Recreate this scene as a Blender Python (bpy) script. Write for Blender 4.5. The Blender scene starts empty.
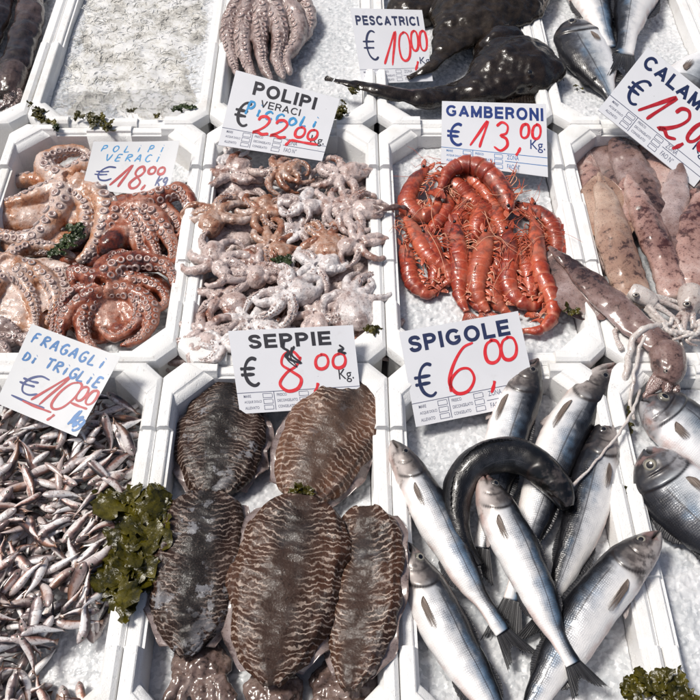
import bpy, math, random
import numpy as np
from mathutils import Vector, Matrix, kdtree
from mathutils import noise as mnoise
R = math.radians
scn = bpy.context.scene
COL = scn.collection
rnd = random.Random(7)
rs = np.random.RandomState(11)

# ------------------------------------------------------------------ camera
FPX = 900.0                       # focal length in pixels of a 700 px frame
TH = math.atan(1179 / FPX)        # the view looks down at the stall by this angle
DIST = 1.66
CAM = np.array([0.0, -DIST * math.cos(TH), DIST * math.sin(TH)])
cam = bpy.data.cameras.new('camera')
cam.sensor_width = 36; cam.lens = FPX / 700 * 36
cam.shift_x = 10 / 700
cam.clip_start = 0.05; cam.clip_end = 500
co = bpy.data.objects.new('camera', cam); COL.objects.link(co)
co.location = CAM; co.rotation_euler = (math.pi / 2 - TH, 0, 0)
scn.camera = co
FW = np.array([0, math.cos(TH), -math.sin(TH)]); UPV = np.array([0, math.sin(TH), math.cos(TH)]); RT = np.array([1.0, 0, 0])

def ray(px, py):
    return FW + RT * ((px - 340) / FPX) + UPV * ((350 - py) / FPX)
def W(px, py, z=0.0):
    """the point of the stall at height z (metres over the box rims) for a point measured in the photo"""
    d = ray(px, py); return CAM + d * ((z - CAM[2]) / d[2])
def onplane(px, py, p0, n):
    d = ray(px, py); return CAM + d * (np.dot(p0 - CAM, n) / np.dot(d, n))
def mpp(px, py, z=0.0):
    return float(np.linalg.norm(W(px + .5, py, z) - W(px - .5, py, z)))

# ------------------------------------------------------------------ scene objects
def tag(o, label=None, cat=None, group=None, kind=None):
    if label: o['label'] = label
    if cat: o['category'] = cat
    if group: o['group'] = group
    if kind: o['kind'] = kind
    return o
def empty(name, loc, label, cat, group=None):
    o = bpy.data.objects.new(name, None); COL.objects.link(o); o.location = [float(v) for v in loc]
    o.empty_display_size = .02
    return tag(o, label, cat, group)
def mk(name, V, F, mat, parent=None, attrs=None, smooth=True):
    """link vertices (world space) and faces as one mesh object"""
    V = np.asarray(V, float)
    off = np.zeros(3)
    if parent is not None:
        off = np.array(parent.location)
        p = parent.parent
        while p is not None: off = off + np.array(p.location); p = p.parent
    me = bpy.data.meshes.new(name)
    me.from_pydata((V - off).tolist(), [], [tuple(int(i) for i in f) for f in F])
    if smooth: me.polygons.foreach_set('use_smooth', [True] * len(me.polygons))
    for k, a in (attrs or {}).items():
        a = np.asarray(a, np.float32)
        if a.ndim == 1:
            at = me.attributes.new(k, 'FLOAT', 'POINT'); at.data.foreach_set('value', a)
        else:
            at = me.attributes.new(k, 'FLOAT_VECTOR', 'POINT'); at.data.foreach_set('vector', a.ravel())
    me.materials.append(mat); me.update()
    o = bpy.data.objects.new(name, me); COL.objects.link(o)
    if parent is not None: o.parent = parent
    return o

class MB:
    """collects pieces of one mesh"""
    def __init__(s): s.V = []; s.F = []; s.A = {}; s.n = 0
    def add(s, V, F, **attrs):
        V = np.asarray(V, float); s.V.append(V)
        s.F.extend([tuple(int(i) + s.n for i in f) for f in F])
        for k, a in attrs.items():
            a = np.asarray(a, float)
            if a.ndim == 0: a = np.full(len(V), float(a))
            s.A.setdefault(k, []).append(a)
        s.n += len(V); return s
    def verts(s): return np.concatenate(s.V)
    def attrs(s): return {k: np.concatenate(a) for k, a in s.A.items()}
    def build(s, name, mat, parent=None, smooth=True):
        return mk(name, s.verts(), s.F, mat, parent, s.attrs(), smooth)

# ------------------------------------------------------------------ curves and lofts
def crom(P, n):
    """n points on a smooth curve through P, evenly spaced by length"""
    P = np.asarray(P, float)
    if len(P) == 2: return P[0] + (P[1] - P[0]) * np.linspace(0, 1, n)[:, None]
    Q = np.vstack([2 * P[0] - P[1], P, 2 * P[-1] - P[-2]])
    out = []
    for i in range(1, len(Q) - 2):
        t = np.linspace(0, 1, 24, endpoint=False)[:, None]
        a, b, c, d = Q[i - 1], Q[i], Q[i + 1], Q[i + 2]
        out.append(.5 * (2 * b + (c - a) * t + (2 * a - 5 * b + 4 * c - d) * t ** 2 + (3 * b - a - 3 * c + d) * t ** 3))
    C = np.vstack(out + [P[-1:]])
    s = np.r_[0, np.cumsum(np.linalg.norm(np.diff(C, axis=0), axis=1))]
    t = np.linspace(0, s[-1], n)
    return np.stack([np.interp(t, s, C[:, k]) for k in range(C.shape[1])], 1)
def prof(tab, u):
    x = np.array([t[0] for t in tab], float); y = np.array([t[1] for t in tab], float)
    h = np.diff(x); d = np.diff(y) / h; m = np.zeros(len(x))
    for i in range(1, len(x) - 1):
        if d[i - 1] * d[i] > 0: m[i] = 2 * d[i - 1] * d[i] / (d[i - 1] + d[i])
    m[0] = d[0]; m[-1] = d[-1]
    u = np.clip(u, x[0], x[-1]); k = np.clip(np.searchsorted(x, u, 'right') - 1, 0, len(x) - 2)
    t = (u - x[k]) / h[k]
    return (2*t**3-3*t**2+1)*y[k] + (t**3-2*t**2+t)*h[k]*m[k] + (-2*t**3+3*t**2)*y[k+1] + (t**3-t**2)*h[k]*m[k+1]
def norm(v): return v / np.maximum(np.linalg.norm(v, axis=-1, keepdims=True), 1e-12)
def frames(P, up=(0, 0, 1), roll=0.0):
    T = norm(np.gradient(P, axis=0))
    N = np.tile(np.asarray(up, float), (len(P), 1)) if np.ndim(up) == 1 else np.asarray(up, float)
    N = norm(N - T * np.sum(N * T, 1, keepdims=True))
    S = np.cross(T, N)
    roll = np.broadcast_to(np.asarray(roll, float), (len(P),))[:, None]
    c, s = np.cos(roll), np.sin(roll)
    return T, N * c + S * s, S * c - N * s
def ptframes(P, up=(0, 0, 1)):
    """frames that do not flip along a curling path"""
    T = norm(np.gradient(P, axis=0)); N = np.zeros_like(P)
    n = np.array(up, float)
    for i in range(len(P)):
        n = n - T[i] * np.dot(n, T[i])
        if np.linalg.norm(n) < 1e-6: n = np.cross(T[i], [1, 0, 0])
        n = n / np.linalg.norm(n); N[i] = n
    return T, N, np.cross(T, N)
def loft(P, N, S, sp, sm, top, bot, seg=24, pw=1.0, pz=1.0):
    """rings round the path: half sizes sp / sm along +S / -S, top / bot along +N / -N"""
    n = len(P); ph = np.linspace(0, 2 * math.pi, seg, endpoint=False)
    c, s = np.cos(ph), np.sin(ph)
    cc = np.sign(c) * np.abs(c) ** pw; ss = np.sign(s) * np.abs(s) ** pz
    sp, sm, top, bot = [np.broadcast_to(np.asarray(a, float), (n,)) for a in (sp, sm, top, bot)]
    X = np.where(cc > 0, cc * sp[:, None], cc * sm[:, None]); Z = np.where(ss > 0, ss * top[:, None], ss * bot[:, None])
    V = P[:, None] + S[:, None] * X[..., None] + N[:, None] * Z[..., None]
    V = V.reshape(-1, 3)
    F = []
    for i in range(n - 1):
        for j in range(seg):
            k = (j + 1) % seg
            F.append((i * seg + j, i * seg + k, (i + 1) * seg + k, (i + 1) * seg + j))
    F.append(tuple(range(seg))[::-1]); F.append(tuple((n - 1) * seg + j for j in range(seg)))
    u = np.repeat(np.linspace(0, 1, n), seg)
    return V, F, u, np.tile(c, n), np.tile(s, n), X.ravel(), Z.ravel()
def tube(P, r, seg=8, up=(0, 0, 1)):
    P = np.asarray(P, float); T, N, S = ptframes(P, up)
    return loft(P, N, S, r, r, r, r, seg)[:2]
def pxpath(pts, z, n):
    """smooth world path over photo points; z one height or one per point"""
    zz = np.interp(np.linspace(0, 1, len(pts)), np.linspace(0, 1, len(np.atleast_1d(z))), np.atleast_1d(z).astype(float))
    return crom([W(p[0], p[1], h) for p, h in zip(pts, zz)], n)
def vnoise(V, scale, amp, seed=0.0, oct=2):
    o = Vector((seed * 7.3, seed * 3.1, seed * 1.7))
    return np.array([mnoise.fractal(Vector(v) * scale + o, 1.0, 2.0, oct) for v in V]) * amp
def vnorm(V, F):
    n = np.zeros_like(V)
    Q = np.array([f for f in F if len(f) == 4])
    if len(Q):
        fn = np.cross(V[Q[:, 2]] - V[Q[:, 0]], V[Q[:, 3]] - V[Q[:, 1]])
        for k in range(4): np.add.at(n, Q[:, k], fn)
    return norm(n)
def blob(c, axes, nu=14, nv=20):
    """ellipsoid; axes = three vectors"""
    c = np.asarray(c, float); A = [np.asarray(a, float) for a in axes]
    th = np.linspace(0.02, math.pi - .02, nu); ph = np.linspace(0, 2 * math.pi, nv, endpoint=False)
    d = np.stack([np.outer(np.sin(th), np.cos(ph)), np.outer(np.sin(th), np.sin(ph)), np.outer(np.cos(th), np.ones(nv))], -1).reshape(-1, 3)
    V = c + d[:, :1] * A[0] + d[:, 1:2] * A[1] + d[:, 2:] * A[2]
    F = [(i * nv + j, (i + 1) * nv + j, (i + 1) * nv + (j + 1) % nv, i * nv + (j + 1) % nv) for i in range(nu - 1) for j in range(nv)]
    F += [tuple(range(nv)), tuple((nu - 1) * nv + j for j in range(nv))[::-1]]
    return V, F
def grid_faces(m, n):
    return [(i * n + j, i * n + j + 1, (i + 1) * n + j + 1, (i + 1) * n + j) for i in range(m - 1) for j in range(n - 1)]
def remeshed(mb, voxel, smooth=6, factor=.5):
    """fuse the pieces into one continuous skin; carry the attributes over from the nearest piece"""
    V = mb.verts(); A = mb.attrs()
    me = bpy.data.meshes.new('skin'); me.from_pydata(V.tolist(), [], mb.F)
    o = bpy.data.objects.new('skin', me); COL.objects.link(o)
    m = o.modifiers.new('r', 'REMESH'); m.mode = 'VOXEL'; m.voxel_size = voxel
    s = o.modifiers.new('s', 'SMOOTH'); s.factor = factor; s.iterations = smooth
    dg = bpy.context.evaluated_depsgraph_get(); ev = o.evaluated_get(dg)
    m2 = bpy.data.meshes.new_from_object(ev)
    n = len(m2.vertices); v2 = np.zeros(n * 3); m2.vertices.foreach_get('co', v2); v2 = v2.reshape(-1, 3)
    F2 = [tuple(p.vertices) for p in m2.polygons]
    bpy.data.objects.remove(o); bpy.data.meshes.remove(me); bpy.data.meshes.remove(m2)
    kd = kdtree.KDTree(len(V))
    for i, v in enumerate(V): kd.insert(v, i)
    kd.balance()
    A2 = {k: np.zeros((n,) + a.shape[1:]) for k, a in A.items()}
    for i in range(n):
        hit = kd.find_n(v2[i], 4); w = np.array([1 / (h[2] + 1e-4) for h in hit]); w /= w.sum()
        for k, a in A.items(): A2[k][i] = sum(ww * a[h[1]] for ww, h in zip(w, hit))
    return v2, F2, A2

# ------------------------------------------------------------------ shader helper
class G:
    def __init__(s, name):
        s.m = bpy.data.materials.new(name); s.m.use_nodes = True; s.t = s.m.node_tree; s.t.nodes.clear()
        s.out = s.t.nodes.new('ShaderNodeOutputMaterial')
    def set(s, sock, v):
        if isinstance(v, bpy.types.NodeSocket): s.t.links.new(v, sock)
        elif v is not None:
            if sock.type == 'RGBA' and np.ndim(v) == 0: v = (v, v, v)
            if sock.type == 'RGBA' and len(v) == 3: v = (*v, 1)
            sock.default_value = v
    def n(s, typ, **kw):
        nd = s.t.nodes.new('ShaderNode' + typ)
        for k, v in kw.items(): setattr(nd, k, v)
        return nd
    def math(s, op, a, b=None, c=None, clamp=False):
        nd = s.n('Math', operation=op, use_clamp=clamp)
        for i, v in enumerate((a, b, c)):
            if v is not None: s.set(nd.inputs[i], v)
        return nd.outputs[0]
    def attr(s, name): return s.n('Attribute', attribute_name=name)
    def xyz(s, v):
        nd = s.n('SeparateXYZ'); s.set(nd.inputs[0], v); return nd.outputs
    def comb(s, x, y, z=0.0):
        nd = s.n('CombineXYZ')
        for i, v in enumerate((x, y, z)): s.set(nd.inputs[i], v)
        return nd.outputs[0]
    def obj(s): return s.n('TexCoord').outputs['Object']
    def vmul(s, v, k):
        nd = s.n('VectorMath', operation='MULTIPLY'); s.set(nd.inputs[0], v); nd.inputs[1].default_value = k; return nd.outputs[0]
    def noise(s, scale, detail=3, vec=None, rough=.55, dist=0.0):
        nd = s.n('TexNoise'); nd.inputs['Scale'].default_value = scale; nd.inputs['Detail'].default_value = detail
        nd.inputs['Roughness'].default_value = rough; nd.inputs['Distortion'].default_value = dist
        s.set(nd.inputs['Vector'], vec if vec is not None else s.obj()); return nd.outputs['Fac']
    def vor(s, scale, vec=None, feature='F1', out='Distance', rnd=1.0):
        nd = s.n('TexVoronoi', feature=feature); nd.inputs['Scale'].default_value = scale; nd.inputs['Randomness'].default_value = rnd
        s.set(nd.inputs['Vector'], vec if vec is not None else s.obj()); return nd.outputs[out]
    def mix(s, f, a, b, mode='MIX'):
        nd = s.n('MixRGB', blend_type=mode); s.set(nd.inputs[0], f); s.set(nd.inputs[1], a); s.set(nd.inputs[2], b); return nd.outputs[0]
    def ramp(s, f, stops, interp='LINEAR'):
        nd = s.n('ValToRGB'); s.set(nd.inputs[0], f); r = nd.color_ramp; r.interpolation = interp
        while len(r.elements) < len(stops): r.elements.new(.5)
        for e, (p, c) in zip(r.elements, stops):
            e.position = p
        for e, (p, c) in zip(r.elements, stops):
            e.color = (c, c, c, 1) if np.ndim(c) == 0 else (*c, 1)
        return nd.outputs[0]
    def sstep(s, v, a, b):
        nd = s.n('MapRange', interpolation_type='SMOOTHSTEP'); s.set(nd.inputs[0], v); nd.inputs[1].default_value = a; nd.inputs[2].default_value = b
        return nd.outputs[0]
    def rand(s): return s.n('ObjectInfo').outputs['Random']
    def bump(s, h, strength=.5, dist=.001, normal=None):
        nd = s.n('Bump'); nd.inputs['Strength'].default_value = strength; nd.inputs['Distance'].default_value = dist
        s.set(nd.inputs['Height'], h)
        if normal is not None: s.set(nd.inputs['Normal'], normal)
        return nd.outputs[0]
    def bsdf(s, **kw):
        nd = s.n('BsdfPrincipled')
        M = {'col': 'Base Color', 'rough': 'Roughness', 'metal': 'Metallic', 'normal': 'Normal', 'sss': 'Subsurface Weight', 'sssr': 'Subsurface Radius',
             'sscale': 'Subsurface Scale', 'coat': 'Coat Weight', 'coatr': 'Coat Roughness', 'spec': 'Specular IOR Level', 'trans': 'Transmission Weight', 'ior': 'IOR', 'alpha': 'Alpha', 'cnormal': 'Coat Normal'}
        for k, v in kw.items(): s.set(nd.inputs[M[k]], v)
        s.t.links.new(nd.outputs[0], s.out.inputs['Surface']); return s.m
def plain(name, col, rough=.5, **kw):
    return G(name).bsdf(col=col, rough=rough, **kw)
# ------------------------------------------------------------------ materials
M = {}
def mat_eps():
    g = G('white_foam')
    c = g.vor(260, feature='DISTANCE_TO_EDGE'); big = g.noise(9, 4); d = g.noise(60, 5, rough=.7)
    col = g.mix(g.sstep(big, .52, .75), (.80, .80, .79), (.70, .69, .66))
    col = g.mix(g.math('MULTIPLY', g.sstep(d, .62, .76), .6), col, (.33, .27, .22))
    col = g.mix(g.math('MULTIPLY', g.sstep(g.noise(5, 5, rough=.7), .58, .72), .35), col, (.52, .47, .42))
    col = g.mix(g.math('MULTIPLY', g.sstep(g.noise(300, 2), .74, .78), .8), col, (.12, .10, .08))
    h = g.math('ADD', g.sstep(c, 0, .12), g.math('MULTIPLY', g.noise(40, 3), 1.2))
    return g.bsdf(col=col, rough=.55, normal=g.bump(g.math('ADD', h, g.math('MULTIPLY', g.sstep(g.noise(75, 3), .60, .68), -2.5)), .4, .0008), sss=.15, sssr=(1, 1, 1), sscale=.004, spec=.35)
def mat_ice():
    g = G('crushed_ice')
    v = g.vor(150, out='Color'); f = g.vor(150); n = g.noise(420, 2); big = g.noise(11, 4)
    t = g.xyz(v)[0]
    col = g.ramp(t, [(0, (.45, .47, .49)), (.5, (.56, .58, .595)), (1, (.70, .715, .73))])
    col = g.mix(g.sstep(big, .35, .7), col, g.mix(.6, col, (.70, .70, .71)))
    dirt = g.sstep(g.noise(70, 4, rough=.7), .72, .78)
    col = g.mix(g.math('MULTIPLY', dirt, .35), col, (.25, .22, .2))
    h = g.math('ADD', g.math('MULTIPLY', f, .8), g.math('MULTIPLY', n, .5))
    return g.bsdf(col=col, rough=g.math('MULTIPLY_ADD', t, .25, .14), normal=g.bump(h, .5, .0012), sss=.35, sssr=(.9, 1, 1.05), sscale=.006, spec=.6, ior=1.31)
def mat_sign(name, base, dirt=.25, rough=.3):
    g = G(name)
    d = g.noise(26, 5, rough=.7); b = g.noise(8, 3); sp = g.noise(120, 2)
    col = g.mix(g.math('MULTIPLY', g.sstep(d, .56, .8), dirt), base, (.42, .40, .38))
    col = g.mix(g.math('MULTIPLY', g.sstep(b, .45, .75), .25), col, [x * .82 for x in base])
    col = g.mix(g.math('MULTIPLY', g.sstep(sp, .75, .79), dirt * 2.2, clamp=True), col, (.06, .05, .05))
    return g.bsdf(col=col, rough=g.math('MULTIPLY_ADD', d, .25, rough - .1), normal=g.bump(b, .12, .004), spec=.5)
def mat_ink(name, col, rough=.4, var=.35):
    g = G(name); n = g.noise(90, 4)
    return g.bsdf(col=g.mix(g.math('MULTIPLY', g.sstep(n, .45, .75), var), col, [min(1, x * 1.8 + .06) for x in col]), rough=rough)
def mat_fish(name, back, mid, flank, belly, head, blue, k=.0033, pinkish=1.0, metal=.10, edge=(-.55, .10, .44, .70)):
    """bc = (x along 0..1, d -1 belly .. 1 back, height metres); len = metres"""
    g = G(name)
    bc = g.xyz(g.attr('bc').outputs['Vector']); x, d, hh = bc[0], bc[1], bc[2]
    ln = g.attr('len').outputs['Fac']
    n1 = g.noise(38, 4); n2 = g.noise(140, 3)
    dd = g.math('ADD', d, g.math('MULTIPLY_ADD', n1, .7, -.35))
    dd = g.math('ADD', dd, g.math('MULTIPLY_ADD', n2, .24, -.12))
    f = g.math('MULTIPLY_ADD', dd, .5, .5)
    e = [a * .5 + .5 for a in edge]
    col = g.ramp(f, [(e[0], belly), (e[1], flank), (e[2], mid), (e[3], back)])
    # blue patches drifting along the upper flank
    bl = g.math('MULTIPLY', g.sstep(g.noise(15, 2), .46, .58), g.math('MULTIPLY', g.sstep(dd, -.35, .25), g.sstep(x, .28, .5)))
    col = g.mix(g.math('MULTIPLY', bl, .6), col, g.mix(g.sstep(dd, .25, .85), blue, back))
    # scale lattice
    wp = g.noise(90, 2); L = g.math('ADD', g.math('MULTIPLY', x, ln), g.math('MULTIPLY_ADD', wp, .006, -.003)); hh = g.math('ADD', hh, g.math('MULTIPLY_ADD', g.noise(75, 2), .006, -.003)); a = g.math('MULTIPLY', L, 2 * math.pi / k); b = g.math('MULTIPLY', hh, 2 * math.pi / (k * .86))
    lat = g.math('MULTIPLY', g.math('COSINE', g.math('MULTIPLY', a, .5)), g.math('COSINE', g.math('MULTIPLY', b, .5)))
    lat = g.math('ABSOLUTE', lat)
    ms = g.math('MULTIPLY', g.sstep(x, .25, .31), g.math('SUBTRACT', 1, g.sstep(x, .955, .985)))
    dark = g.math('MULTIPLY', g.math('MULTIPLY', g.math('SUBTRACT', 1, g.sstep(lat, .10, .5)), g.math('MULTIPLY_ADD', g.sstep(g.noise(55, 4), .36, .60), .8, .2)), g.math('MULTIPLY', ms, g.math('MULTIPLY', g.sstep(dd, -.45, .25), .75)))
    col = g.mix(dark, col, g.mix(g.sstep(dd, .3, .8), (.10, .105, .12), (.012, .012, .014)))
    # lateral line
    ll = g.math('ABSOLUTE', g.math('SUBTRACT', d, g.math('MULTIPLY_ADD', x, -.30, .42)))
    llm = g.math('MULTIPLY', g.math('SUBTRACT', 1, g.sstep(ll, .012, .045)), ms)
    col = g.mix(g.math('MULTIPLY', llm, .75), col, (.05, .05, .055))
    # head
    hm = g.math('SUBTRACT', 1, g.sstep(g.math('ADD', x, g.math('MULTIPLY', d, .02)), .205, .262))
    hcol = g.ramp(g.math('ADD', f, g.math('MULTIPLY_ADD', n1, .3, -.15)), [(.05, head[2]), (.42, head[1]), (.72, head[0]), (.92, back)])
    hcol = g.mix(g.math('MULTIPLY', g.sstep(g.math('ADD', n1, g.math('MULTIPLY_ADD', n2, .5, -.25)), .46, .66), .75), hcol, (.06, .05, .048))
    hcol = g.mix(g.math('MULTIPLY', g.math('MULTIPLY', g.sstep(n1, .5, .62), g.math('SUBTRACT', 1, g.sstep(x, .03, .12))), .5 * pinkish), hcol, (.42, .25, .23))
    col = g.mix(hm, col, hcol)
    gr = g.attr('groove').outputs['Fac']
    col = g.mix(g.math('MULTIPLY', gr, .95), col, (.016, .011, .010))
    # pink along the belly edge
    pk = g.math('MULTIPLY', g.math('SUBTRACT', 1, g.sstep(d, -.97, -.72)), g.sstep(g.noise(22, 3), .4, .6))
    col = g.mix(g.math('MULTIPLY', pk, .55 * pinkish), col, (.55, .33, .28))
    h = g.math('ADD', g.math('MULTIPLY', g.math('MULTIPLY', lat, ms), .8), g.math('MULTIPLY', n2, .5))
    met = g.math('MULTIPLY', g.math('SUBTRACT', 1, g.sstep(dd, .3, .9)), metal)
    return g.bsdf(col=col, rough=g.math('MULTIPLY_ADD', n2, .25, .2), metal=met, normal=g.bump(h, .35, .0006), spec=.5, coat=.25, coatr=.06)
def mat_fin(name, c1, c2, nray=20, fade=0.0):
    g = G(name); b = g.xyz(g.attr('bc').outputs['Vector'])
    s = g.math('MULTIPLY_ADD', g.math('SINE', g.math('MULTIPLY', b[0], nray * 2 * math.pi)), .5, .5)
    col = g.mix(s, c1, c2); col = g.mix(g.math('MULTIPLY', g.noise(60, 3), .5), col, c1)
    al = g.math('SUBTRACT', 1, g.math('MULTIPLY', g.sstep(g.math('ADD', b[1], g.math('MULTIPLY_ADD', s, .3, -.15)), .35, 1.0), fade))
    return g.bsdf(col=col, rough=.35, normal=g.bump(s, .5, .0008), spec=.5, alpha=al if fade else None)
def mat_eye(name, iris, ring=(.5, .5, .48)):
    g = G(name); r = g.attr('er').outputs['Fac']
    col = g.ramp(r, [(0, (.004, .004, .006)), (.46, (.006, .006, .008)), (.50, ring), (.58, iris), (.84, [x * .5 for x in iris]), (.93, (.05, .047, .045)), (1, (.09, .08, .08))])
    return g.bsdf(col=col, rough=.08, spec=.6, coat=.5, coatr=.04)
def mat_octo(name, pale, mid, red, deep):
    small = 'small' in name
    """tone 0 pale .. 1 red; orl 1 on the sucker side"""
    g = G(name)
    t = g.attr('tone').outputs['Fac']; o = g.attr('orl').outputs['Fac']
    n1 = g.noise(45, 5, rough=.65); n2 = g.noise(260, 3); n3 = g.noise(18, 3)
    f = g.math('ADD', t, g.math('MULTIPLY_ADD', n1, 1.5, -.75)); f = g.math('ADD', f, g.math('MULTIPLY_ADD', n3, 1.2, -.6))
    f = g.math('SUBTRACT', f, g.math('MULTIPLY', o, .22), clamp=True)
    col = g.ramp(f, [(0, pale), (.42, mid), (.72, red), (1, deep)])
    col = g.mix(g.math('MULTIPLY', g.sstep(g.math('ADD', n2, g.math('MULTIPLY_ADD', n1, .3, -.15)), .54, .68), .55), col, deep)
    bl = g.math('MULTIPLY', g.sstep(g.noise(30, 2), .6, .72), .22)
    col = g.mix(bl, col, (.34, .35, .37))
    h = g.math('ADD', n1, g.math('MULTIPLY', g.vor(420), .5))
    return g.bsdf(col=col, rough=g.math('MULTIPLY_ADD', n2, .3, .2), normal=g.bump(h, .5, .0014), cnormal=g.bump(g.noise(95, 3), .5, .003), sss=.06 if small else .15, sssr=(1, .5, .35), sscale=.003, spec=.5, coat=.45, coatr=.04)
def mat_sucker(name, rim, cup, pit):
    g = G(name); r = g.attr('er').outputs['Fac']; n = g.noise(70, 3)
    col = g.ramp(g.math('ADD', r, g.math('MULTIPLY_ADD', n, .24, -.12)), [(0, pit), (.22, pit), (.34, cup), (.62, cup), (.78, rim), (1, [x * .7 for x in rim])])
    return g.bsdf(col=col, rough=.22, sss=.1, sssr=(1, .6, .4), sscale=.002, spec=.5, coat=.25, coatr=.1)
def mat_prawn():
    g = G('prawn_shell')
    bc = g.xyz(g.attr('bc').outputs['Vector']); n1 = g.noise(60, 5, rough=.65); n2 = g.noise(300, 3); hd = g.math('SUBTRACT', 1, g.sstep(bc[0], .25, .45))
    t = g.math('ADD', g.math('MULTIPLY', bc[1], .45), g.math('MULTIPLY_ADD', n1, 1.3, -.42))
    col = g.ramp(t, [(0, (.58, .17, .09)), (.3, (.46, .07, .025)), (.62, (.25, .024, .010)), (1, (.06, .006, .004))])
    col = g.mix(g.math('MULTIPLY', bc[2], .7), col, (.55, .20, .12))
    col = g.mix(g.math('MULTIPLY', hd, g.sstep(n1, .42, .62)), col, (.07, .015, .012))
    col = g.mix(g.math('MULTIPLY', g.sstep(g.noise(25, 3), .52, .66), .5), col, (.45, .17, .11))
    col = g.mix(g.math('MULTIPLY', g.sstep(n2, .6, .75), .4), col, (.6, .25, .17))
    r_ = g.rand(); col = g.mix(g.math('MULTIPLY', g.sstep(r_, .55, 1), .5), col, (.16, .022, .012)); col = g.mix(g.math('MULTIPLY', g.math('SUBTRACT', 1, g.sstep(r_, 0, .35)), .35), col, (.56, .17, .09))
    return g.bsdf(col=col, rough=g.math('MULTIPLY_ADD', n2, .3, .24), normal=g.bump(g.math('ADD', n2, n1), .6, .0010), sss=.15, sssr=(1, .3, .15), sscale=.003, coat=.5, coatr=.05, cnormal=g.bump(g.noise(130, 3), .4, .002))
def mat_squid(name, pale, mid, dark, speck):
    g = G(name)
    t = g.attr('tone').outputs['Fac']; bc = g.xyz(g.attr('bc').outputs['Vector'])
    v = g.comb(g.math('MULTIPLY', bc[0], .4), bc[1], bc[2])
    n1 = g.noise(30, 5, rough=.65); n2 = g.noise(330, 2); n3 = g.noise(60, 5, rough=.75)
    f = g.math('ADD', t, g.math('MULTIPLY_ADD', n1, 1.2, -.6), clamp=True)
    col = g.ramp(f, [(0, pale), (.5, mid), (1, dark)])
    sp = g.sstep(g.math('ADD', n3, g.math('MULTIPLY', g.math('SUBTRACT', f, .5), .35)), .58, .70)
    col = g.mix(g.math('MULTIPLY', sp, .8), col, speck)
    col = g.mix(g.math('MULTIPLY', g.sstep(n2, .57, .68), .5), col, speck)
    return g.bsdf(col=col, rough=g.math('MULTIPLY_ADD', n1, .25, .13), normal=g.bump(g.math('ADD', n1, g.math('MULTIPLY', n2, .25)), .25, .001), sss=.18, sssr=(1, .6, .5), sscale=.005, spec=.5, coat=.4, coatr=.05, cnormal=g.bump(g.noise(70, 3), .4, .003))
def mat_cuttle(name, dark, brown, line, mid):
    """bc = (x along 0..1, d -1..1 across, length)"""
    g = G(name)
    bc = g.xyz(g.attr('bc').outputs['Vector']); x, d = bc[0], bc[1]; ad = g.math('ABSOLUTE', d)
    w = g.noise(26, 3); w2 = g.noise(90, 3); n = g.noise(240, 3); b = g.noise(14, 4)
    ph = g.math('ADD', g.math('MULTIPLY', x, 190), g.math('MULTIPLY_ADD', w, 20, -10)); ph = g.math('SUBTRACT', ph, g.math('MULTIPLY', ad, 13))
    ph = g.math('ADD', ph, g.math('ADD', g.math('MULTIPLY_ADD', w2, 9, -4.5), g.math('MULTIPLY_ADD', g.noise(170, 2), 3, -1.5)))
    s = g.math('SINE', ph)
    br = g.math('ADD', .5, g.math('MULTIPLY_ADD', g.noise(48, 5, rough=.65), 2.2, -1.1))
    st = g.math('MULTIPLY', g.sstep(s, .35, 1.0), g.sstep(g.math('ADD', ad, g.math('MULTIPLY_ADD', b, .5, -.25)), .16, .48)); st = g.math('MULTIPLY', st, br, clamp=True)
    base = g.mix(g.sstep(g.math('ADD', ad, g.math('MULTIPLY_ADD', b, .6, -.3)), .15, .6), mid, brown)
    base = g.mix(g.math('MULTIPLY', g.sstep(b, .48, .68), .8), base, dark)
    base = g.mix(g.math('MULTIPLY', g.sstep(n, .56, .68), .55), base, dark)
    # fine rippled grain along the middle
    rp = g.sstep(g.math('SINE', g.math('ADD', g.math('MULTIPLY', x, 300), g.math('MULTIPLY_ADD', w2, 26, -13))), .3, .9)
    base = g.mix(g.math('MULTIPLY', rp, g.math('MULTIPLY', g.math('SUBTRACT', 1, g.sstep(ad, .3, .55)), g.math('MULTIPLY', g.sstep(w, .45, .6), .15))), base, (.17, .12, .10))
    base = g.mix(g.math('MULTIPLY', g.sstep(g.noise(420, 2), .58, .68), .35), base, (.15, .11, .09))
    base = g.mix(g.math('MULTIPLY', g.math('MULTIPLY', g.sstep(g.noise(20, 4), .5, .64), g.math('SUBTRACT', 1, g.sstep(ad, .2, .6))), .25), base, (.06, .055, .055))
    col = g.mix(g.math('MULTIPLY', st, .8), base, line)
    sl = g.math('MULTIPLY', g.math('MULTIPLY', g.sstep(g.noise(30, 5, rough=.7), .54, .60), g.attr('slime').outputs['Fac']), .85)
    col = g.mix(sl, col, g.mix(g.noise(70, 3), (.10, .10, .11), (.34, .34, .36)))
    h = g.math('ADD', g.math('MULTIPLY', st, .6), g.math('ADD', w2, g.math('MULTIPLY', n, .5)))
    return g.bsdf(col=col, rough=g.math('MULTIPLY_ADD', n, .3, .32), normal=g.bump(g.math('ADD', h, g.math('MULTIPLY', g.vor(260), .6)), .5, .0012), spec=.2, coat=.22, coatr=.05, cnormal=g.bump(g.noise(110, 4), .6, .004))
def mat_monk(name, a, b, spec=.6):
    g = G(name); n1 = g.noise(32, 5, rough=.65); n2 = g.noise(160, 3)
    col = g.ramp(n1, [(.3, a), (.62, b), (.8, [x * 1.9 for x in b])])
    return g.bsdf(col=col, rough=g.math('MULTIPLY_ADD', n2, .3, .1), normal=g.bump(g.math('ADD', n1, g.math('ADD', g.math('MULTIPLY', n2, .35), g.noise(70, 4))), .55, .0022), spec=spec * .5, coat=.5, coatr=.05, cnormal=g.bump(g.noise(60, 4), .5, .004))
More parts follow.
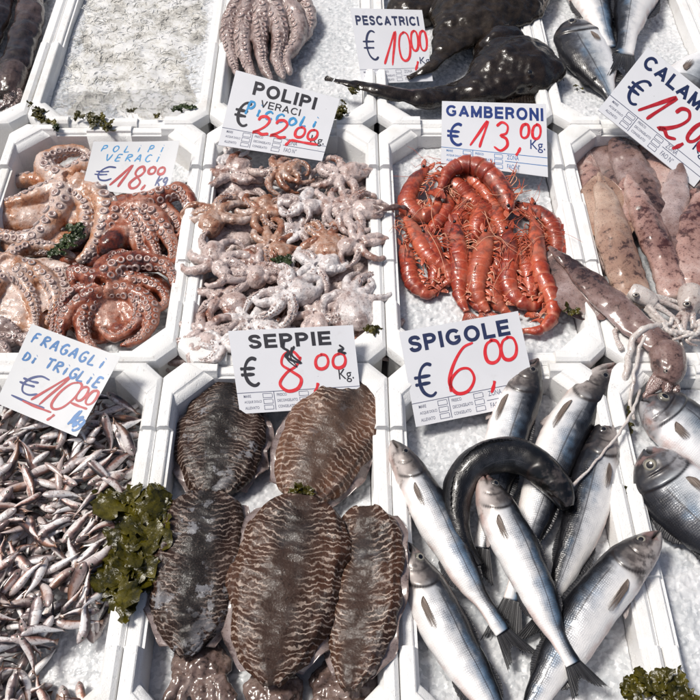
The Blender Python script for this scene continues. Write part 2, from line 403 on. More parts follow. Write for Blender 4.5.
def mat_fry():
    g = G('fry_skin'); bc = g.xyz(g.attr('bc').outputs['Vector']); x, d = bc[0], bc[1]; r = g.rand()
    n1 = g.noise(120, 4); n2 = g.noise(500, 3)
    f = g.math('MULTIPLY_ADD', g.math('ADD', d, g.math('MULTIPLY_ADD', n1, 1.1, -.55)), .5, .5)
    c1 = g.ramp(f, [(.1, (.90, .85, .82)), (.50, (.74, .60, .55)), (.66, (.34, .17, .13)), (.88, (.045, .03, .03))])
    c2 = g.ramp(f, [(.1, (.92, .90, .88)), (.52, (.80, .75, .73)), (.66, (.20, .15, .15)), (.88, (.025, .022, .027))])
    col = g.mix(g.sstep(r, .25, .75), c1, c2)
    r2 = g.math('FRACT', g.math('MULTIPLY', r, 7.31))
    col = g.mix(g.math('MULTIPLY', g.sstep(r2, .68, .92), .6), col, g.ramp(f, [(.2, (.34, .20, .165)), (.7, (.05, .024, .018))]))
    orr = g.math('MULTIPLY', g.math('MULTIPLY', g.sstep(g.noise(60, 2), .52, .66), g.sstep(r2, .1, .5)), .6)
    col = g.mix(g.math('MULTIPLY', orr, .45), col, (.46, .20, .09))
    col = g.mix(g.math('MULTIPLY', g.sstep(g.noise(230, 3), .58, .68), .6), col, (.06, .04, .04))
    hd = g.math('SUBTRACT', 1, g.sstep(x, .18, .25))
    col = g.mix(g.math('MULTIPLY', hd, .5), col, (.30, .21, .20))
    gl = g.math('SUBTRACT', 1, g.sstep(g.math('ABSOLUTE', g.math('SUBTRACT', g.math('MULTIPLY_ADD', g.math('MULTIPLY', d, d), .04, x), .245)), .005, .016))
    gl = g.math('MULTIPLY', gl, g.sstep(n2, .4, .6)); col = g.mix(g.math('MULTIPLY', gl, .6), col, (.07, .03, .03))
    tl = g.sstep(x, .86, .93)
    col = g.mix(g.math('MULTIPLY', tl, .7), col, (.34, .19, .12))
    return g.bsdf(col=col, rough=g.math('MULTIPLY_ADD', n2, .3, .17), metal=.15, normal=g.bump(n2, .25, .0005), coat=.3, coatr=.1, spec=.6)
def mat_weed(name, a, b):
    g = G(name); n = g.noise(40, 4); n2 = g.noise(200, 3)
    col = g.ramp(g.math('ADD', n, g.math('MULTIPLY_ADD', n2, .3, -.15)), [(.3, a), (.55, b), (.75, [x * 1.7 for x in b])])
    return g.bsdf(col=col, rough=.28, normal=g.bump(g.math('ADD', n, n2), .7, .0018), spec=.4, coat=.04, coatr=.1)
def mat_film():
    g = G('clear_film')
    n = g.noise(45, 4, dist=1.0)
    m = g.bsdf(col=(.95, .96, .97), rough=.12, trans=1.0, ior=1.05, spec=.6, normal=g.bump(n, .4, .004), alpha=.55)
    return m
M['eps'] = mat_eps(); M['ice'] = mat_ice()
M['sign'] = mat_sign('sign_plastic', (.68, .69, .72), .25); M['paper'] = mat_sign('sign_card', (.68, .69, .70), .3, .5)
M['ink_navy'] = mat_ink('navy_print', (.012, .022, .075), .4, .2); M['ink_black'] = mat_ink('black_print', (.012, .012, .02), .4, .2)
M['ink_red'] = mat_ink('red_marker', (.62, .02, .03)); M['ink_dred'] = mat_ink('dark_red_marker', (.38, .012, .022))
M['ink_blue'] = mat_ink('blue_marker', (.015, .14, .38)); M['ink_dblue'] = mat_ink('deep_blue_marker', (.012, .035, .17)); M['ink_line'] = mat_ink('fine_print', (.10, .11, .17), .5, .3)
M['ink_cyan'] = mat_ink('light_blue_marker', (.03, .25, .52))
M['bass'] = mat_fish('bass_skin', (.005, .005, .007), (.045, .05, .06), (.52, .53, .55), (.86, .84, .82), ((.04, .036, .035), (.24, .21, .195), (.56, .50, .47)), (.11, .22, .36))
M['bassdark'] = mat_fish('dark_bass_skin', (.003, .003, .0035), (.0035, .0035, .004), (.005, .005, .0055), (.010, .010, .011), ((.004, .004, .004), (.005, .005, .005), (.008, .008, .008)), (.004, .0045, .006), metal=0, k=.0019, pinkish=0)
M['bream'] = mat_fish('bream_skin', (.012, .012, .015), (.07, .075, .09), (.38, .41, .44), (.80, .80, .81), ((.035, .035, .04), (.11, .11, .12), (.40, .39, .40)), (.10, .20, .32), k=.0036)
M['fin'] = mat_fin('dark_fin', (.012, .012, .014), (.06, .06, .065), 20, .35); M['finbrown'] = mat_fin('brown_fin', (.15, .115, .095), (.24, .195, .17), 12, .85); M['finpale'] = mat_fin('pale_fin', (.3, .26, .25), (.5, .45, .43))
M['eye'] = mat_eye('fish_eye', (.27, .25, .20), (.36, .34, .28)); M['eyedull'] = mat_eye('dull_fish_eye', (.10, .09, .08), (.20, .19, .17)); M['eyesquid'] = mat_eye('squid_eye', (.30, .26, .22), (.42, .38, .33)); M['eyeblack'] = plain('black_eye', (.006, .006, .008), .08, coat=.5)
M['octored'] = mat_octo('octopus_red_skin', (.46, .27, .21), (.32, .095, .046), (.16, .028, .011), (.022, .006, .004))
M['octopale'] = mat_octo('octopus_pale_skin', (.60, .47, .41), (.46, .23, .13), (.35, .115, .04), (.08, .028, .016))
M['octogrey'] = mat_octo('octopus_grey_skin', (.40, .32, .30), (.19, .125, .11), (.085, .044, .036), (.026, .014, .012))
M['octosmall'] = mat_octo('small_octopus_skin', (.54, .44, .41), (.31, .185, .15), (.24, .072, .033), (.020, .009, .007))
M['octoorange'] = mat_octo('small_orange_octopus_skin', (.56, .45, .40), (.38, .215, .145), (.27, .10, .05), (.05, .018, .012)); M['octowhite'] = mat_octo('small_pale_octopus_skin', (.66, .62, .61), (.44, .36, .34), (.22, .14, .12), (.05, .028, .024))
M['sucker'] = mat_sucker('sucker_skin', (.54, .44, .41), (.36, .25, .225), (.15, .085, .075))
M['suckerred'] = mat_sucker('sucker_red_skin', (.48, .36, .33), (.29, .155, .125), (.10, .04, .033))
M['prawn'] = mat_prawn(); M['prawnleg'] = plain('prawn_leg', (.42, .085, .04), .3, sss=.1, sssr=(1, .3, .2), sscale=.002); M['prawnpale'] = plain('prawn_pale_leg', (.60, .30, .19), .3)
M['squidtan'] = mat_squid('squid_tan_skin', (.52, .39, .31), (.33, .205, .15), (.13, .065, .055), (.025, .012, .012))
M['squidpink'] = mat_squid('squid_pink_skin', (.58, .46, .42), (.38, .235, .20), (.11, .042, .036), (.035, .009, .009))
M['squidmauve'] = mat_squid('squid_mauve_skin', (.44, .35, .335), (.20, .125, .11), (.055, .028, .024), (.02, .01, .01))
M['squidbrown'] = mat_squid('squid_brown_skin', (.15, .105, .095), (.055, .036, .032), (.018, .012, .011), (.012, .008, .008))
M['squidwhite'] = mat_squid('squid_white_skin', (.62, .58, .55), (.46, .40, .37), (.27, .20, .18), (.15, .09, .08))
M['cuttle'] = mat_cuttle('cuttlefish_skin', (.007, .004, .003), (.058, .024, .013), (.60, .48, .40), (.045, .026, .019))
M['cuttledark'] = mat_cuttle('cuttlefish_dark_skin', (.004, .003, .003), (.030, .014, .009), (.42, .33, .28), (.015, .012, .011))
M['cuttletan'] = mat_cuttle('cuttlefish_tan_skin', (.013, .008, .006), (.12, .056, .033), (.62, .49, .40), (.075, .044, .031))
M['monk'] = mat_monk('monkfish_skin', (.003, .0022, .002), (.022, .015, .011)); M['monkbrown'] = mat_monk('monkfish_brown_skin', (.008, .006, .0045), (.034, .025, .018), .4)
M['fry'] = mat_fry()
M['weed'] = mat_weed('seaweed_green', (.008, .009, .001), (.060, .050, .0035)); M['weeddark'] = mat_weed('seaweed_dark', (.006, .010, .004), (.03, .045, .012))
M['film'] = mat_film()
g_ = G('whitebait_flesh'); M['bait'] = g_.bsdf(col=g_.ramp(g_.math('ADD', g_.noise(22, 4), g_.math('MULTIPLY_ADD', g_.noise(200, 2), .5, -.25)), [(.28, (.34, .33, .31)), (.42, (.55, .535, .49)), (.52, (.68, .675, .65)), (.7, (.75, .75, .745))]), rough=.2, sss=.25, sssr=(1, 1, .95), sscale=.004)
M['metal'] = plain('steel', (.5, .5, .5), .3, metal=1)
M['table'] = plain('stall_bench', (.5, .48, .45), .6)

# ------------------------------------------------------------------ setting: the bench and the air above it
me = mk('stall_bench', [(-2.2, -1.6, -.125), (2.2, -1.6, -.125), (2.2, 2.6, -.125), (-2.2, 2.6, -.125)], [(0, 1, 2, 3)], M['table'])
tag(me, kind='structure')
world = bpy.data.worlds.new('World'); scn.world = world; world.use_nodes = True
wt = world.node_tree; sky = wt.nodes.new('ShaderNodeTexSky'); sky.sky_type = 'NISHITA'; sky.sun_disc = False
SUN_EL, SUN_AZ = R(60), R(-80)     # azimuth from +y towards +x
sky.sun_elevation = SUN_EL; sky.sun_rotation = SUN_AZ; sky.dust_density = 4.0; sky.air_density = .8; sky.ozone_density = .3
bg = wt.nodes['Background']; wt.links.new(sky.outputs[0], bg.inputs[0]); bg.inputs[1].default_value = .05
sl = bpy.data.lights.new('sun', 'SUN'); sl.energy = 2.0; sl.angle = R(13); sl.color = (1, .96, .90)
so = bpy.data.objects.new('sun', sl); COL.objects.link(so)
dv = Vector((math.sin(SUN_AZ) * math.cos(SUN_EL), math.cos(SUN_AZ) * math.cos(SUN_EL), math.sin(SUN_EL)))
so.rotation_euler = (-dv).to_track_quat('-Z', 'Y').to_euler()
scn.view_settings.view_transform = 'Standard'; scn.view_settings.look = 'None'; scn.view_settings.exposure = 0.78

# ------------------------------------------------------------------ foam boxes with their ice
def cham_ring(x0, x1, y0, y1, c, segs, ref=0.0):
    """chamfered rectangle, counter-clockwise, segs = list of parameters along each long side"""
    K = [(x0 + c, y0), (x1 - c, y0), (x1, y0 + c), (x1, y1 - c), (x1 - c, y1), (x0 + c, y1), (x0, y1 - c), (x0, y0 + c)]
    P = []; kind = []
    for i in range(8):
        a = np.array(K[i]); b = np.array(K[(i + 1) % 8])
        tt = segs if i % 2 == 0 else [0, .15, .5, .85]
        for t in tt:
            q = a + (b - a) * t
            if i % 2 == 0 and t > 0:      # the notches stay square across the rim
                ax = 0 if i in (0, 4) else 1; m = .006 + .036
                lo, hi = ((x0, x1) if ax == 0 else (y0, y1)); lo, hi = lo - ref + m, hi + ref - m
                v = lo + (hi - lo) * (t if i in (0, 2) else 1 - t)
                e0, e1 = sorted((a[ax], b[ax])); q[ax] = min(max(v, e0 + .0004), e1 - .0004)
            P.append(q); kind.append((i, t))
    return np.array(P), kind
BOX = {}
def foam_box(key, l0, l1, py0, py1, ice_z, label, dx0=0, dx1=0, seed=0, ice_label=None):
    """l0/l1: photo x of the two divider lines at photo row 130; py0/py1 photo rows of the far and near edges"""
    gap = .0005
    xl = W(l0, 130)[0] + dx0; xr = W(l1, 130)[0] + dx1
    x0, x1 = xl + gap, xr - gap; y1 = W(340, py0)[1] - gap; y0 = W(340, py1)[1] + gap
    segs = [0, .02, .10, .17, .171, .36, .361, .5, .639, .64, .829, .83, .90, .98]
    def notch(t, i):
        if i % 2: return .006
        if .1705 < t < .3605 or .6395 < t < .8295: return -.006
        if .36 < t < .64: return 0.0
        return .005
    prof_ = [  # inset, chamfer, base z, notch factor
        (.006, .030, -.12, 0), (.006, .030, -.022, 0), (0, .030, -.020, 0), (0, .032, -.0075, .5), (.0015, .033, -.005, 1), (.006, .034, -.001, 1), (.0075, .035, 0, 1),
        (.0205, .048, 0, 1), (.0225, .050, -.0015, 1), (.0235, .052, -.006, 1), (.0275, .058, -.0085, .4), (.029, .060, -.011, 0), (.033, .064, -.100, 0), (.036, .066, -.103, 0), (.20, .02, -.104, 0)]
    V = []; n = None; F = []
    for ins, c, z, nf in prof_:
        P, kind = cham_ring(x0 + ins, x1 - ins, y0 + ins, y1 - ins, c, segs, ins); n = len(P)
        V += [(p[0], p[1], z + nf * notch(k[1], k[0])) for p, k in zip(P, kind)]
    for r in range(len(prof_) - 1):
        for j in range(n):
            k = (j + 1) % n; F.append((r * n + j, r * n + k, (r + 1) * n + k, (r + 1) * n + j))
    F.append(tuple((len(prof_) - 1) * n + j for j in range(n))); F.append(tuple(range(n))[::-1])
    V = np.array(V)
    o = mk('fish_box', V, F, M['eps'], smooth=True)
    bv = o.modifiers.new('soft', 'BEVEL'); bv.width = .0014; bv.segments = 2; bv.limit_method = 'ANGLE'; bv.angle_limit = R(25)
    o.data.set_sharp_from_angle(angle=R(30))
    tag(o, label, 'box', 'foam fish boxes')
    # ice: a field of small tilted lumps
    st = .0024; ins = .031
    gx = np.arange(x0 + ins, x1 - ins, st); gy = np.arange(y0 + ins, y1 - ins, st)
    X, Y = np.meshgrid(gx, gy, indexing='ij')
    q = np.random.RandomState(100 + seed)
    def chunks(cell, amp, tilt):
        nx, ny = int((x1 - x0) / cell) + 3, int((y1 - y0) / cell) + 3
        jx, jy = q.rand(nx, ny), q.rand(nx, ny); hh = q.rand(nx, ny); tx, ty = q.randn(nx, ny), q.randn(nx, ny)
        ci = ((X - x0) / cell).astype(int) + 1; cj = ((Y - y0) / cell).astype(int) + 1
        best = np.full(X.shape, 9.); out = np.zeros(X.shape)
        for a in (-1, 0, 1):
            for b in (-1, 0, 1):
                i, j = np.clip(ci + a, 0, nx - 1), np.clip(cj + b, 0, ny - 1)
                dxx = (X - x0) / cell + 1 - (i + jx[i, j]); dyy = (Y - y0) / cell + 1 - (j + jy[i, j])
                d = dxx ** 2 + dyy ** 2; m = d < best
                v = hh[i, j] * amp + (dxx * tx[i, j] + dyy * ty[i, j]) * tilt - d * amp * .5
                best = np.where(m, d, best); out = np.where(m, v, out)
        return out
    Z = ice_z + chunks(.012, .0026, .0008) + chunks(.0055, .0016, .0006)
    for k in range(5):
        kx, ky, p = q.uniform(4, 22), q.uniform(4, 22), q.uniform(0, 6)
        Z += .0022 * np.sin(kx * X + ky * Y + p)
    V = np.stack([X, Y, Z], -1).reshape(-1, 3)
    # drop the grid points that would poke out through the chamfered corners
    c = .045
    def inside(p): return (abs(p[0] - (x0 + x1) / 2) - ((x1 - x0) / 2 - ins)) + (abs(p[1] - (y0 + y1) / 2) - ((y1 - y0) / 2 - ins)) < -c * .72
    ok = ((np.abs(V[:, 0] - (x0 + x1) / 2) - ((x1 - x0) / 2 - ins)) + (np.abs(V[:, 1] - (y0 + y1) / 2) - ((y1 - y0) / 2 - ins))) < -c * .66
    FF = [f for f in grid_faces(len(gx), len(gy)) if all(ok[i] for i in f)]
    ic = mk('crushed_ice', V, FF, M['ice']); tag(ic, ice_label or 'bed of crushed ice', None, None, 'stuff')
    BOX[key] = (x0, x1, y0, y1, ice_z)
LN = [-165, 22, 207, 378, 557, 745]
R0, R1, R2, R3 = -190, 124, 362, 748
top = [('T1', 0, 'white foam box cut by the upper left corner, holding dark brown squid'), ('T2', 1, 'white foam box filled with pale whitebait'), ('T3', 2, 'white foam box with one curled grey octopus and bare ice'),
       ('T4', 3, 'white foam box under the two black monkfish'), ('T5', 4, 'white foam box of blue-backed fish at the upper right')]
for k, i, lb in top: foam_box(k, LN[i], LN[i + 1], R0, R1, {'T2': -.034, 'T3': -.045}.get(k, -.045), lb, *((-.02 if i in (2,) else 0), (-.02 if i == 1 else (.012 if i == 3 else 0))) if False else (0, 0), seed=i)
mid = [('A', 0, 'white foam box of large red octopuses'), ('B', 2, 'white foam box packed with small octopuses'), ('C', 3, 'white foam box of red prawns on ice'), ('D', 4, 'white foam box of squid at the right')]
foam_box('A', 10, LN[2], R1, R2, -.070, mid[0][2], seed=11)
for k, i, lb in mid[1:]: foam_box(k, LN[i], LN[i + 1], R1, R2, {'B': -.060, 'C': -.045, 'D': -.058}[k], lb, seed=10 + i)
foam_box('T6', LN[5], 930, R0, R1, -.045, 'white foam box corner just entering the upper right edge', seed=30)
d = -.018
foam_box('E', -10, LN[2], R2, R3, -.062, 'white foam box heaped with tiny silvery pink fish', d, d, seed=21)
foam_box('F', LN[2], LN[3], R2, R3, -.066, 'white foam box of striped cuttlefish', d, 0.0, seed=22)
foam_box('G', LN[3], LN[4], R2, R3, -.056, 'white foam box of silver sea bass', 0.0, d, seed=23)
foam_box('H', LN[4], LN[5], R2, R3, -.040, 'white foam box with two sea bream at the right edge', d, 0.0, seed=24)
# ------------------------------------------------------------------ signs
GL = {  # handwritten strokes in a unit cell, y up
 '0': [[(.55, .98), (.22, .85), (.08, .5), (.18, .12), (.5, .0), (.82, .15), (.93, .52), (.8, .88), (.52, .98), (.4, .94)]],
 '1': [[(.0, .02), (.35, .5), (.72, .98), (.66, .6), (.56, .25), (.5, -.02)]],
 '2': [[(.12, .72), (.2, .93), (.5, 1), (.75, .82), (.66, .5), (.36, .2), (.06, .02), (.3, .1), (.62, .0), (.98, .1)]],
 '9': [[(.82, .82), (.5, 1), (.2, .85), (.15, .6), (.4, .45), (.72, .58), (.85, .85), (.78, .45), (.5, .1), (.15, .02), (.0, .12)]],
 '3': [[(.1, .85), (.4, 1), (.75, .88), (.72, .62), (.4, .52), (.75, .42), (.85, .18), (.5, -.02), (.08, .1)]],
 '6': [[(.9, 1), (.55, .92), (.2, .6), (.04, .25), (.25, .0), (.62, .0), (.85, .22), (.72, .45), (.4, .48), (.1, .3), (.06, .05)]],
 '8': [[(.85, .8), (.6, 1), (.28, .92), (.2, .68), (.5, .5), (.85, .28), (.72, .03), (.35, -.02), (.1, .18), (.35, .45), (.7, .62), (.88, .85)]],
 ',': [[(.7, .35), (.55, .05), (.3, -.3)]],
 '_': [[(.0, .05), (.5, .0), (1, .1)]],
 'E€': [[(.92, .98), (.5, 1), (.2, .75), (.1, .4), (.3, .05), (.65, .0), (.95, .18)], [(-.1, .62), (.3, .62), (.62, .68)], [(-.12, .40), (.25, .40), (.6, .45)]],
 'Q': [[(.95, .93), (.72, .99), (.48, .9), (.3, .68), (.26, .4), (.36, .15), (.58, .01), (.78, .0), (.96, .09)], [(.02, .62), (.4, .62), (.82, .62)], [(.02, .40), (.4, .40), (.76, .40)]],
 'P': [[(.15, 0), (.2, .5), (.25, 1)], [(.2, .98), (.7, 1), (.85, .75), (.6, .52), (.22, .48)]],
 'O': [[(.5, 1), (.15, .75), (.12, .3), (.45, 0), (.8, .25), (.88, .7), (.5, 1)]], 'L': [[(.25, 1), (.18, .5), (.12, .02), (.5, .0), (.85, .06)]],
 'I': [[(.5, .75), (.46, .35), (.44, 0)], [(.5, 1.0), (.54, 1.04)]], 'i': [[(.5, .6), (.46, .3), (.44, 0)], [(.55, .95), (.6, 1.0)]], 'V': [[(.1, 1), (.25, .4), (.45, 0), (.7, .5), (.85, 1)]], 'U': [[(.12, 1), (.12, .3), (.45, 0), (.8, .3), (.85, 1)]],
 'E': [[(.85, 1), (.3, .98), (.2, .5), (.15, 0), (.8, .02)], [(.22, .5), (.7, .54)]], 'R': [[(.15, 0), (.2, .5), (.25, 1)], [(.2, .98), (.7, 1), (.82, .75), (.25, .5), (.55, .3), (.9, 0)]],
 'A': [[(.05, 0), (.3, .6), (.55, 1), (.7, .5), (.85, 0)], [(.2, .38), (.75, .38)]], 'C': [[(.85, .9), (.5, 1), (.18, .7), (.15, .25), (.5, 0), (.88, .15)]],
 'F': [[(.18, 0), (.22, .5), (.28, 1)], [(.25, .97), (.85, 1)], [(.22, .55), (.7, .58)]], 'G': [[(.85, .9), (.5, 1), (.18, .7), (.15, .25), (.5, 0), (.8, .15), (.82, .45), (.5, .45)]],
 'D': [[(.2, 0), (.25, .5), (.28, 1)], [(.2, 1), (.7, .85), (.85, .5), (.65, .12), (.2, 0)]], 'T': [[(.5, .97), (.47, .5), (.42, 0)], [(.05, .95), (.5, .98), (.95, 1.02)]],
 'c': [[(.8, .5), (.5, .62), (.2, .4), (.25, .08), (.55, 0), (.85, .12)]], 'o': [[(.5, .62), (.2, .4), (.25, .06), (.55, 0), (.8, .3), (.5, .62)]],
 'e': [[(.2, .3), (.75, .38), (.6, .62), (.25, .5), (.18, .15), (.5, 0), (.85, .12)]], 'p': [[(.25, .6), (.2, 0), (.15, -.3)], [(.22, .9), (.65, 1), (.8, .75), (.55, .5), (.25, .45)]],
 'k': [[(.3, 1), (.25, .5), (.2, -.1)], [(.85, .65), (.3, .3), (.6, .1), (.8, -.15)]], 'g': [[(.8, .6), (.4, .65), (.25, .35), (.6, .2), (.82, .55), (.75, -.1), (.4, -.4), (.2, -.25)]],
 'h': [[(.55, 1.05), (.35, .5), (.15, -.05)], [(.2, .3), (.6, .65), (.5, .3), (.75, -.3), (.45, -.45), (.35, -.25), (.9, .15)]],
}
def arc(cx, cy, rx, ry, a0, a1, n=22):
    return [(cx + rx * math.cos(math.radians(a0 + (a1 - a0) * k / n)), cy + ry * math.sin(math.radians(a0 + (a1 - a0) * k / n))) for k in range(n + 1)]
BL = {  # upright sans capitals: (width, straight or curved strokes on their centre lines)
 'I': (.0, [[(0, 0), (0, 1)]]), 'L': (.5, [[(0, 0), (0, 1)], [(0, 0), (.5, 0)]]), 'E': (.52, [[(0, 0), (0, 1)], [(0, 0), (.52, 0)], [(0, .51), (.47, .51)], [(0, 1), (.52, 1)]]),
 'T': (.56, [[(.28, 0), (.28, 1)], [(0, 1), (.56, 1)]]), 'P': (.54, [[(0, 0), (0, 1)], [(0, 1), (.28, 1)] + arc(.28, .735, .26, .265, 90, -90) + [(0, .47)]]),
 'R': (.57, [[(0, 0), (0, 1)], [(0, 1), (.30, 1)] + arc(.30, .745, .25, .255, 90, -90) + [(0, .49)], [(.30, .49), (.42, .42), (.52, .18), (.57, 0)]]),
 'B': (.56, [[(0, 0), (0, 1)], [(0, 1), (.28, 1)] + arc(.28, .765, .23, .235, 90, -90) + [(0, .53)], [(0, .53), (.30, .53)] + arc(.30, .265, .26, .265, 90, -90) + [(0, 0)]]),
 'O': (.74, [arc(.37, .5, .37, .51, 0, 360, 40)]), 'C': (.68, [arc(.37, .5, .37, .51, 38, 322, 34)]), 'G': (.72, [arc(.37, .5, .37, .51, 40, 325, 34) + [(.70, .44), (.42, .44)]]),
 'S': (.52, [[(.52, .76), (.47, .93), (.26, 1.01), (.06, .92), (.01, .74), (.10, .59), (.28, .51), (.46, .42), (.53, .25), (.46, .07), (.25, -.01), (.05, .07), (-.01, .25)]]),
 'A': (.66, [[(0, 0), (.33, 1)], [(.33, 1), (.66, 0)], [(.12, .28), (.54, .28)]]), 'V': (.62, [[(0, 1), (.31, 0)], [(.31, 0), (.62, 1)]]),
 'N': (.58, [[(0, 0), (0, 1)], [(0, 1), (.58, 0)], [(.58, 0), (.58, 1)]]), 'M': (.72, [[(0, 0), (0, 1)], [(0, 1), (.36, .04)], [(.36, .04), (.72, 1)], [(.72, 0), (.72, 1)]]),
}
class Sign:
    def __init__(s, name, corners, label, cat, nz, zb, mat, th=.0018, curl=0.0):
        """corners: TL TR BR BL in the photo; the plate leans with normal nz through its lower edge at height zb"""
        n = np.array(nz, float); n /= np.linalg.norm(n)
        bl, br = corners[3], corners[2]
        p0 = W((bl[0] + br[0]) / 2, (bl[1] + br[1]) / 2, zb)
        s.Q = [onplane(c[0], c[1], p0, n) for c in corners]; s.n = n; s.curl = curl
        c = np.array(corners, float)   # proportions of the plate as it is read from in front of the stall
        s.asp = float((np.linalg.norm(c[0] - c[3]) + np.linalg.norm(c[1] - c[2])) / (np.linalg.norm(c[0] - c[1]) + np.linalg.norm(c[3] - c[2])))
        s.w = float(np.linalg.norm(s.Q[0] - s.Q[1]))
        base = (s.Q[2] + s.Q[3]) / 2
        s.root = empty(name, base, label, cat, 'price signs')
        # plate with rounded corners
        r = .012; m = []
        for cx, cy, a0 in ((1 - r, s.asp - r, 0), (r, s.asp - r, 90), (r, r, 180), (1 - r, r, 270)):
            for k in range(5): a = R(a0 + k * 22.5); m.append((cx + r * math.cos(a), cy + r * math.sin(a)))
        nx, ny = 24, 16
        g = [(i / nx, j / ny * s.asp) for i in range(nx + 1) for j in range(ny + 1)]
        mb = MB(); top = [s.pt(x, y) for x, y in g]; bot = [s.pt(x, y, -th) for x, y in g]
        F = grid_faces(nx + 1, ny + 1); K = (nx + 1) * (ny + 1)
        F2 = [tuple(K + i for i in f[::-1]) for f in F]
        idx = lambda i, j: i * (ny + 1) + j
        bd = [idx(i, 0) for i in range(nx)] + [idx(nx, j) for j in range(ny)] + [idx(i, ny) for i in range(nx, 0, -1)] + [idx(0, j) for j in range(ny, 0, -1)]
        F3 = [(bd[(k + 1) % len(bd)], bd[k], K + bd[k], K + bd[(k + 1) % len(bd)]) for k in range(len(bd))]
        o = mk('plate', np.array(top + bot), F + F2 + F3, mat, s.root); o.data.set_sharp_from_angle(angle=R(35))
        # the steel spike that holds it in the ice
        a = s.pt(.5, .3 * s.asp, -th - .002); b = a.copy(); b[1] += .05; b[2] = min(-.07, a[2] - .05)
        mk('spike', *tube(crom([a, b], 6), .0012, 6), M['metal'], s.root)
        s.lay = 0
    def pt(s, x, y, h=0.0):
        v = y / s.asp
        p = (s.Q[3] * (1 - x) + s.Q[2] * x) * (1 - v) + (s.Q[0] * (1 - x) + s.Q[1] * x) * v
        return p + s.n * (h + s.curl * ((x - .5) ** 2 * 2 + (v - .5) ** 2 - .3) * s.w)
    def stroke(s, mb, pts, w, h):
        n = max(10, len(pts) * 7); P = crom(pts, n); T = norm(np.gradient(P, axis=0)); N = np.stack([-T[:, 1], T[:, 0]], 1)
        ww = w * (1 + .18 * np.sin(np.linspace(0, 9, n) + pts[0][0] * 40)) ; ww[0] *= .55; ww[-1] *= .5; ww[1] *= .9; ww[-2] *= .85
        L = P + N * ww[:, None] / 2; Rr = P - N * ww[:, None] / 2
        V = np.array([s.pt(a[0], a[1], h) for a in L] + [s.pt(a[0], a[1], h) for a in Rr])
        mb.add(V, [(n + i, n + i + 1, i + 1, i) for i in range(n - 1)])
    def hand(s, items, mat, w, name='handwriting', rise=None):
        """items: (text, x, y, cell width, cell height, slant, step)"""
        s.lay += 1; mb = MB(); k = 0
        for text, x, y, cw, ch, sl, step, *rot in items:
            q = 0; rt = rot[0] if rot else 0
            for t in text:
                if t != ' ':
                    for st in GL['E€' if t == '€' else t]:
                        k += 1
                        s.stroke(mb, [(x + q * step + a * cw + b * ch * sl, y + b * ch + (q * step + a * cw) * rt) for a, b in st], w, .00012 * s.lay + .000012 * k)
                q += 1
        mb.build(name, mat, s.root, smooth=False)
    def block(s, items, mat, name='printed_lettering'):
        """printed capitals drawn as even strokes: (word, x, y, height, width, stroke share)"""
        s.lay += 1; mb = MB(); k = 0
        for word, x, y, h, wid, ts in items:
            t = ts; gapw = .17 + t; tot = sum(BL[ch][0] for ch in word) + gapw * (len(word) - 1) + t; kx = wid / tot; px = t / 2
            for ch in word:
                gw, strokes = BL[ch]
                for st in strokes:
                    k += 1; P = np.array(st, float)
                    if len(P) == 2 or ch == 'S': P = crom(P, 30 if ch == 'S' else 4)
                    P = np.stack([px + P[:, 0], t / 2 + P[:, 1] * (1 - t)], 1); T = norm(np.gradient(P, axis=0)); straight = len(st) == 2
                    if straight and (abs(T[0][0]) < .01 or abs(T[0][1]) < .01) or ch in 'CSG':
                        e_ = t / 2 if straight else 0; P[0] -= T[0] * e_; P[-1] += T[-1] * e_
                    elif straight: P[0] -= T[0] * t * .35; P[-1] += T[-1] * t * .35
                    N = np.stack([-T[:, 1], T[:, 0]], 1) * t / 2; n = len(P); H = .00012 * s.lay + .000008 * k
                    f = lambda q: s.pt(x + q[0] * kx, y + np.clip(q[1], 0, 1) * h, H)
                    mb.add(np.array([f(q) for q in P + N] + [f(q) for q in P - N]), [(n + i, n + i + 1, i + 1, i) for i in range(n - 1)])
                px += gw + gapw
        mb.build(name, mat, s.root, smooth=False)
    def text(s, items, mat, name='printed_lettering', bold=.0):
        """printed words: (string, x, y, height, width or None, weight)"""
        s.lay += 1; mb = MB()
        for string, x, y, hgt, wid, bo in items:
            cu = bpy.data.curves.new('t', 'FONT'); cu.body = string; cu.size = 1; cu.offset = bo; cu.resolution_u = 4
            o = bpy.data.objects.new('t', cu); COL.objects.link(o)
            dg = bpy.context.evaluated_depsgraph_get(); me = bpy.data.meshes.new_from_object(o.evaluated_get(dg))
            v = np.zeros(len(me.vertices) * 3); me.vertices.foreach_get('co', v); v = v.reshape(-1, 3); F = [tuple(p.vertices) for p in me.polygons]
            bpy.data.objects.remove(o); bpy.data.curves.remove(cu); bpy.data.meshes.remove(me)
            lo, hi = v[:, :2].min(0), v[:, :2].max(0)
            kx = (wid / (hi[0] - lo[0])) if wid else hgt / .72; ky = hgt / (.72 if not wid else (hi[1] - lo[1]))
            if not wid: kx = ky
            mb.add([s.pt(x + (a - lo[0]) * kx, y + (b - (lo[1] if wid else 0)) * ky, .00012 * s.lay) for a, b in v[:, :2]], F)
        mb.build(name, mat, s.root, smooth=False)
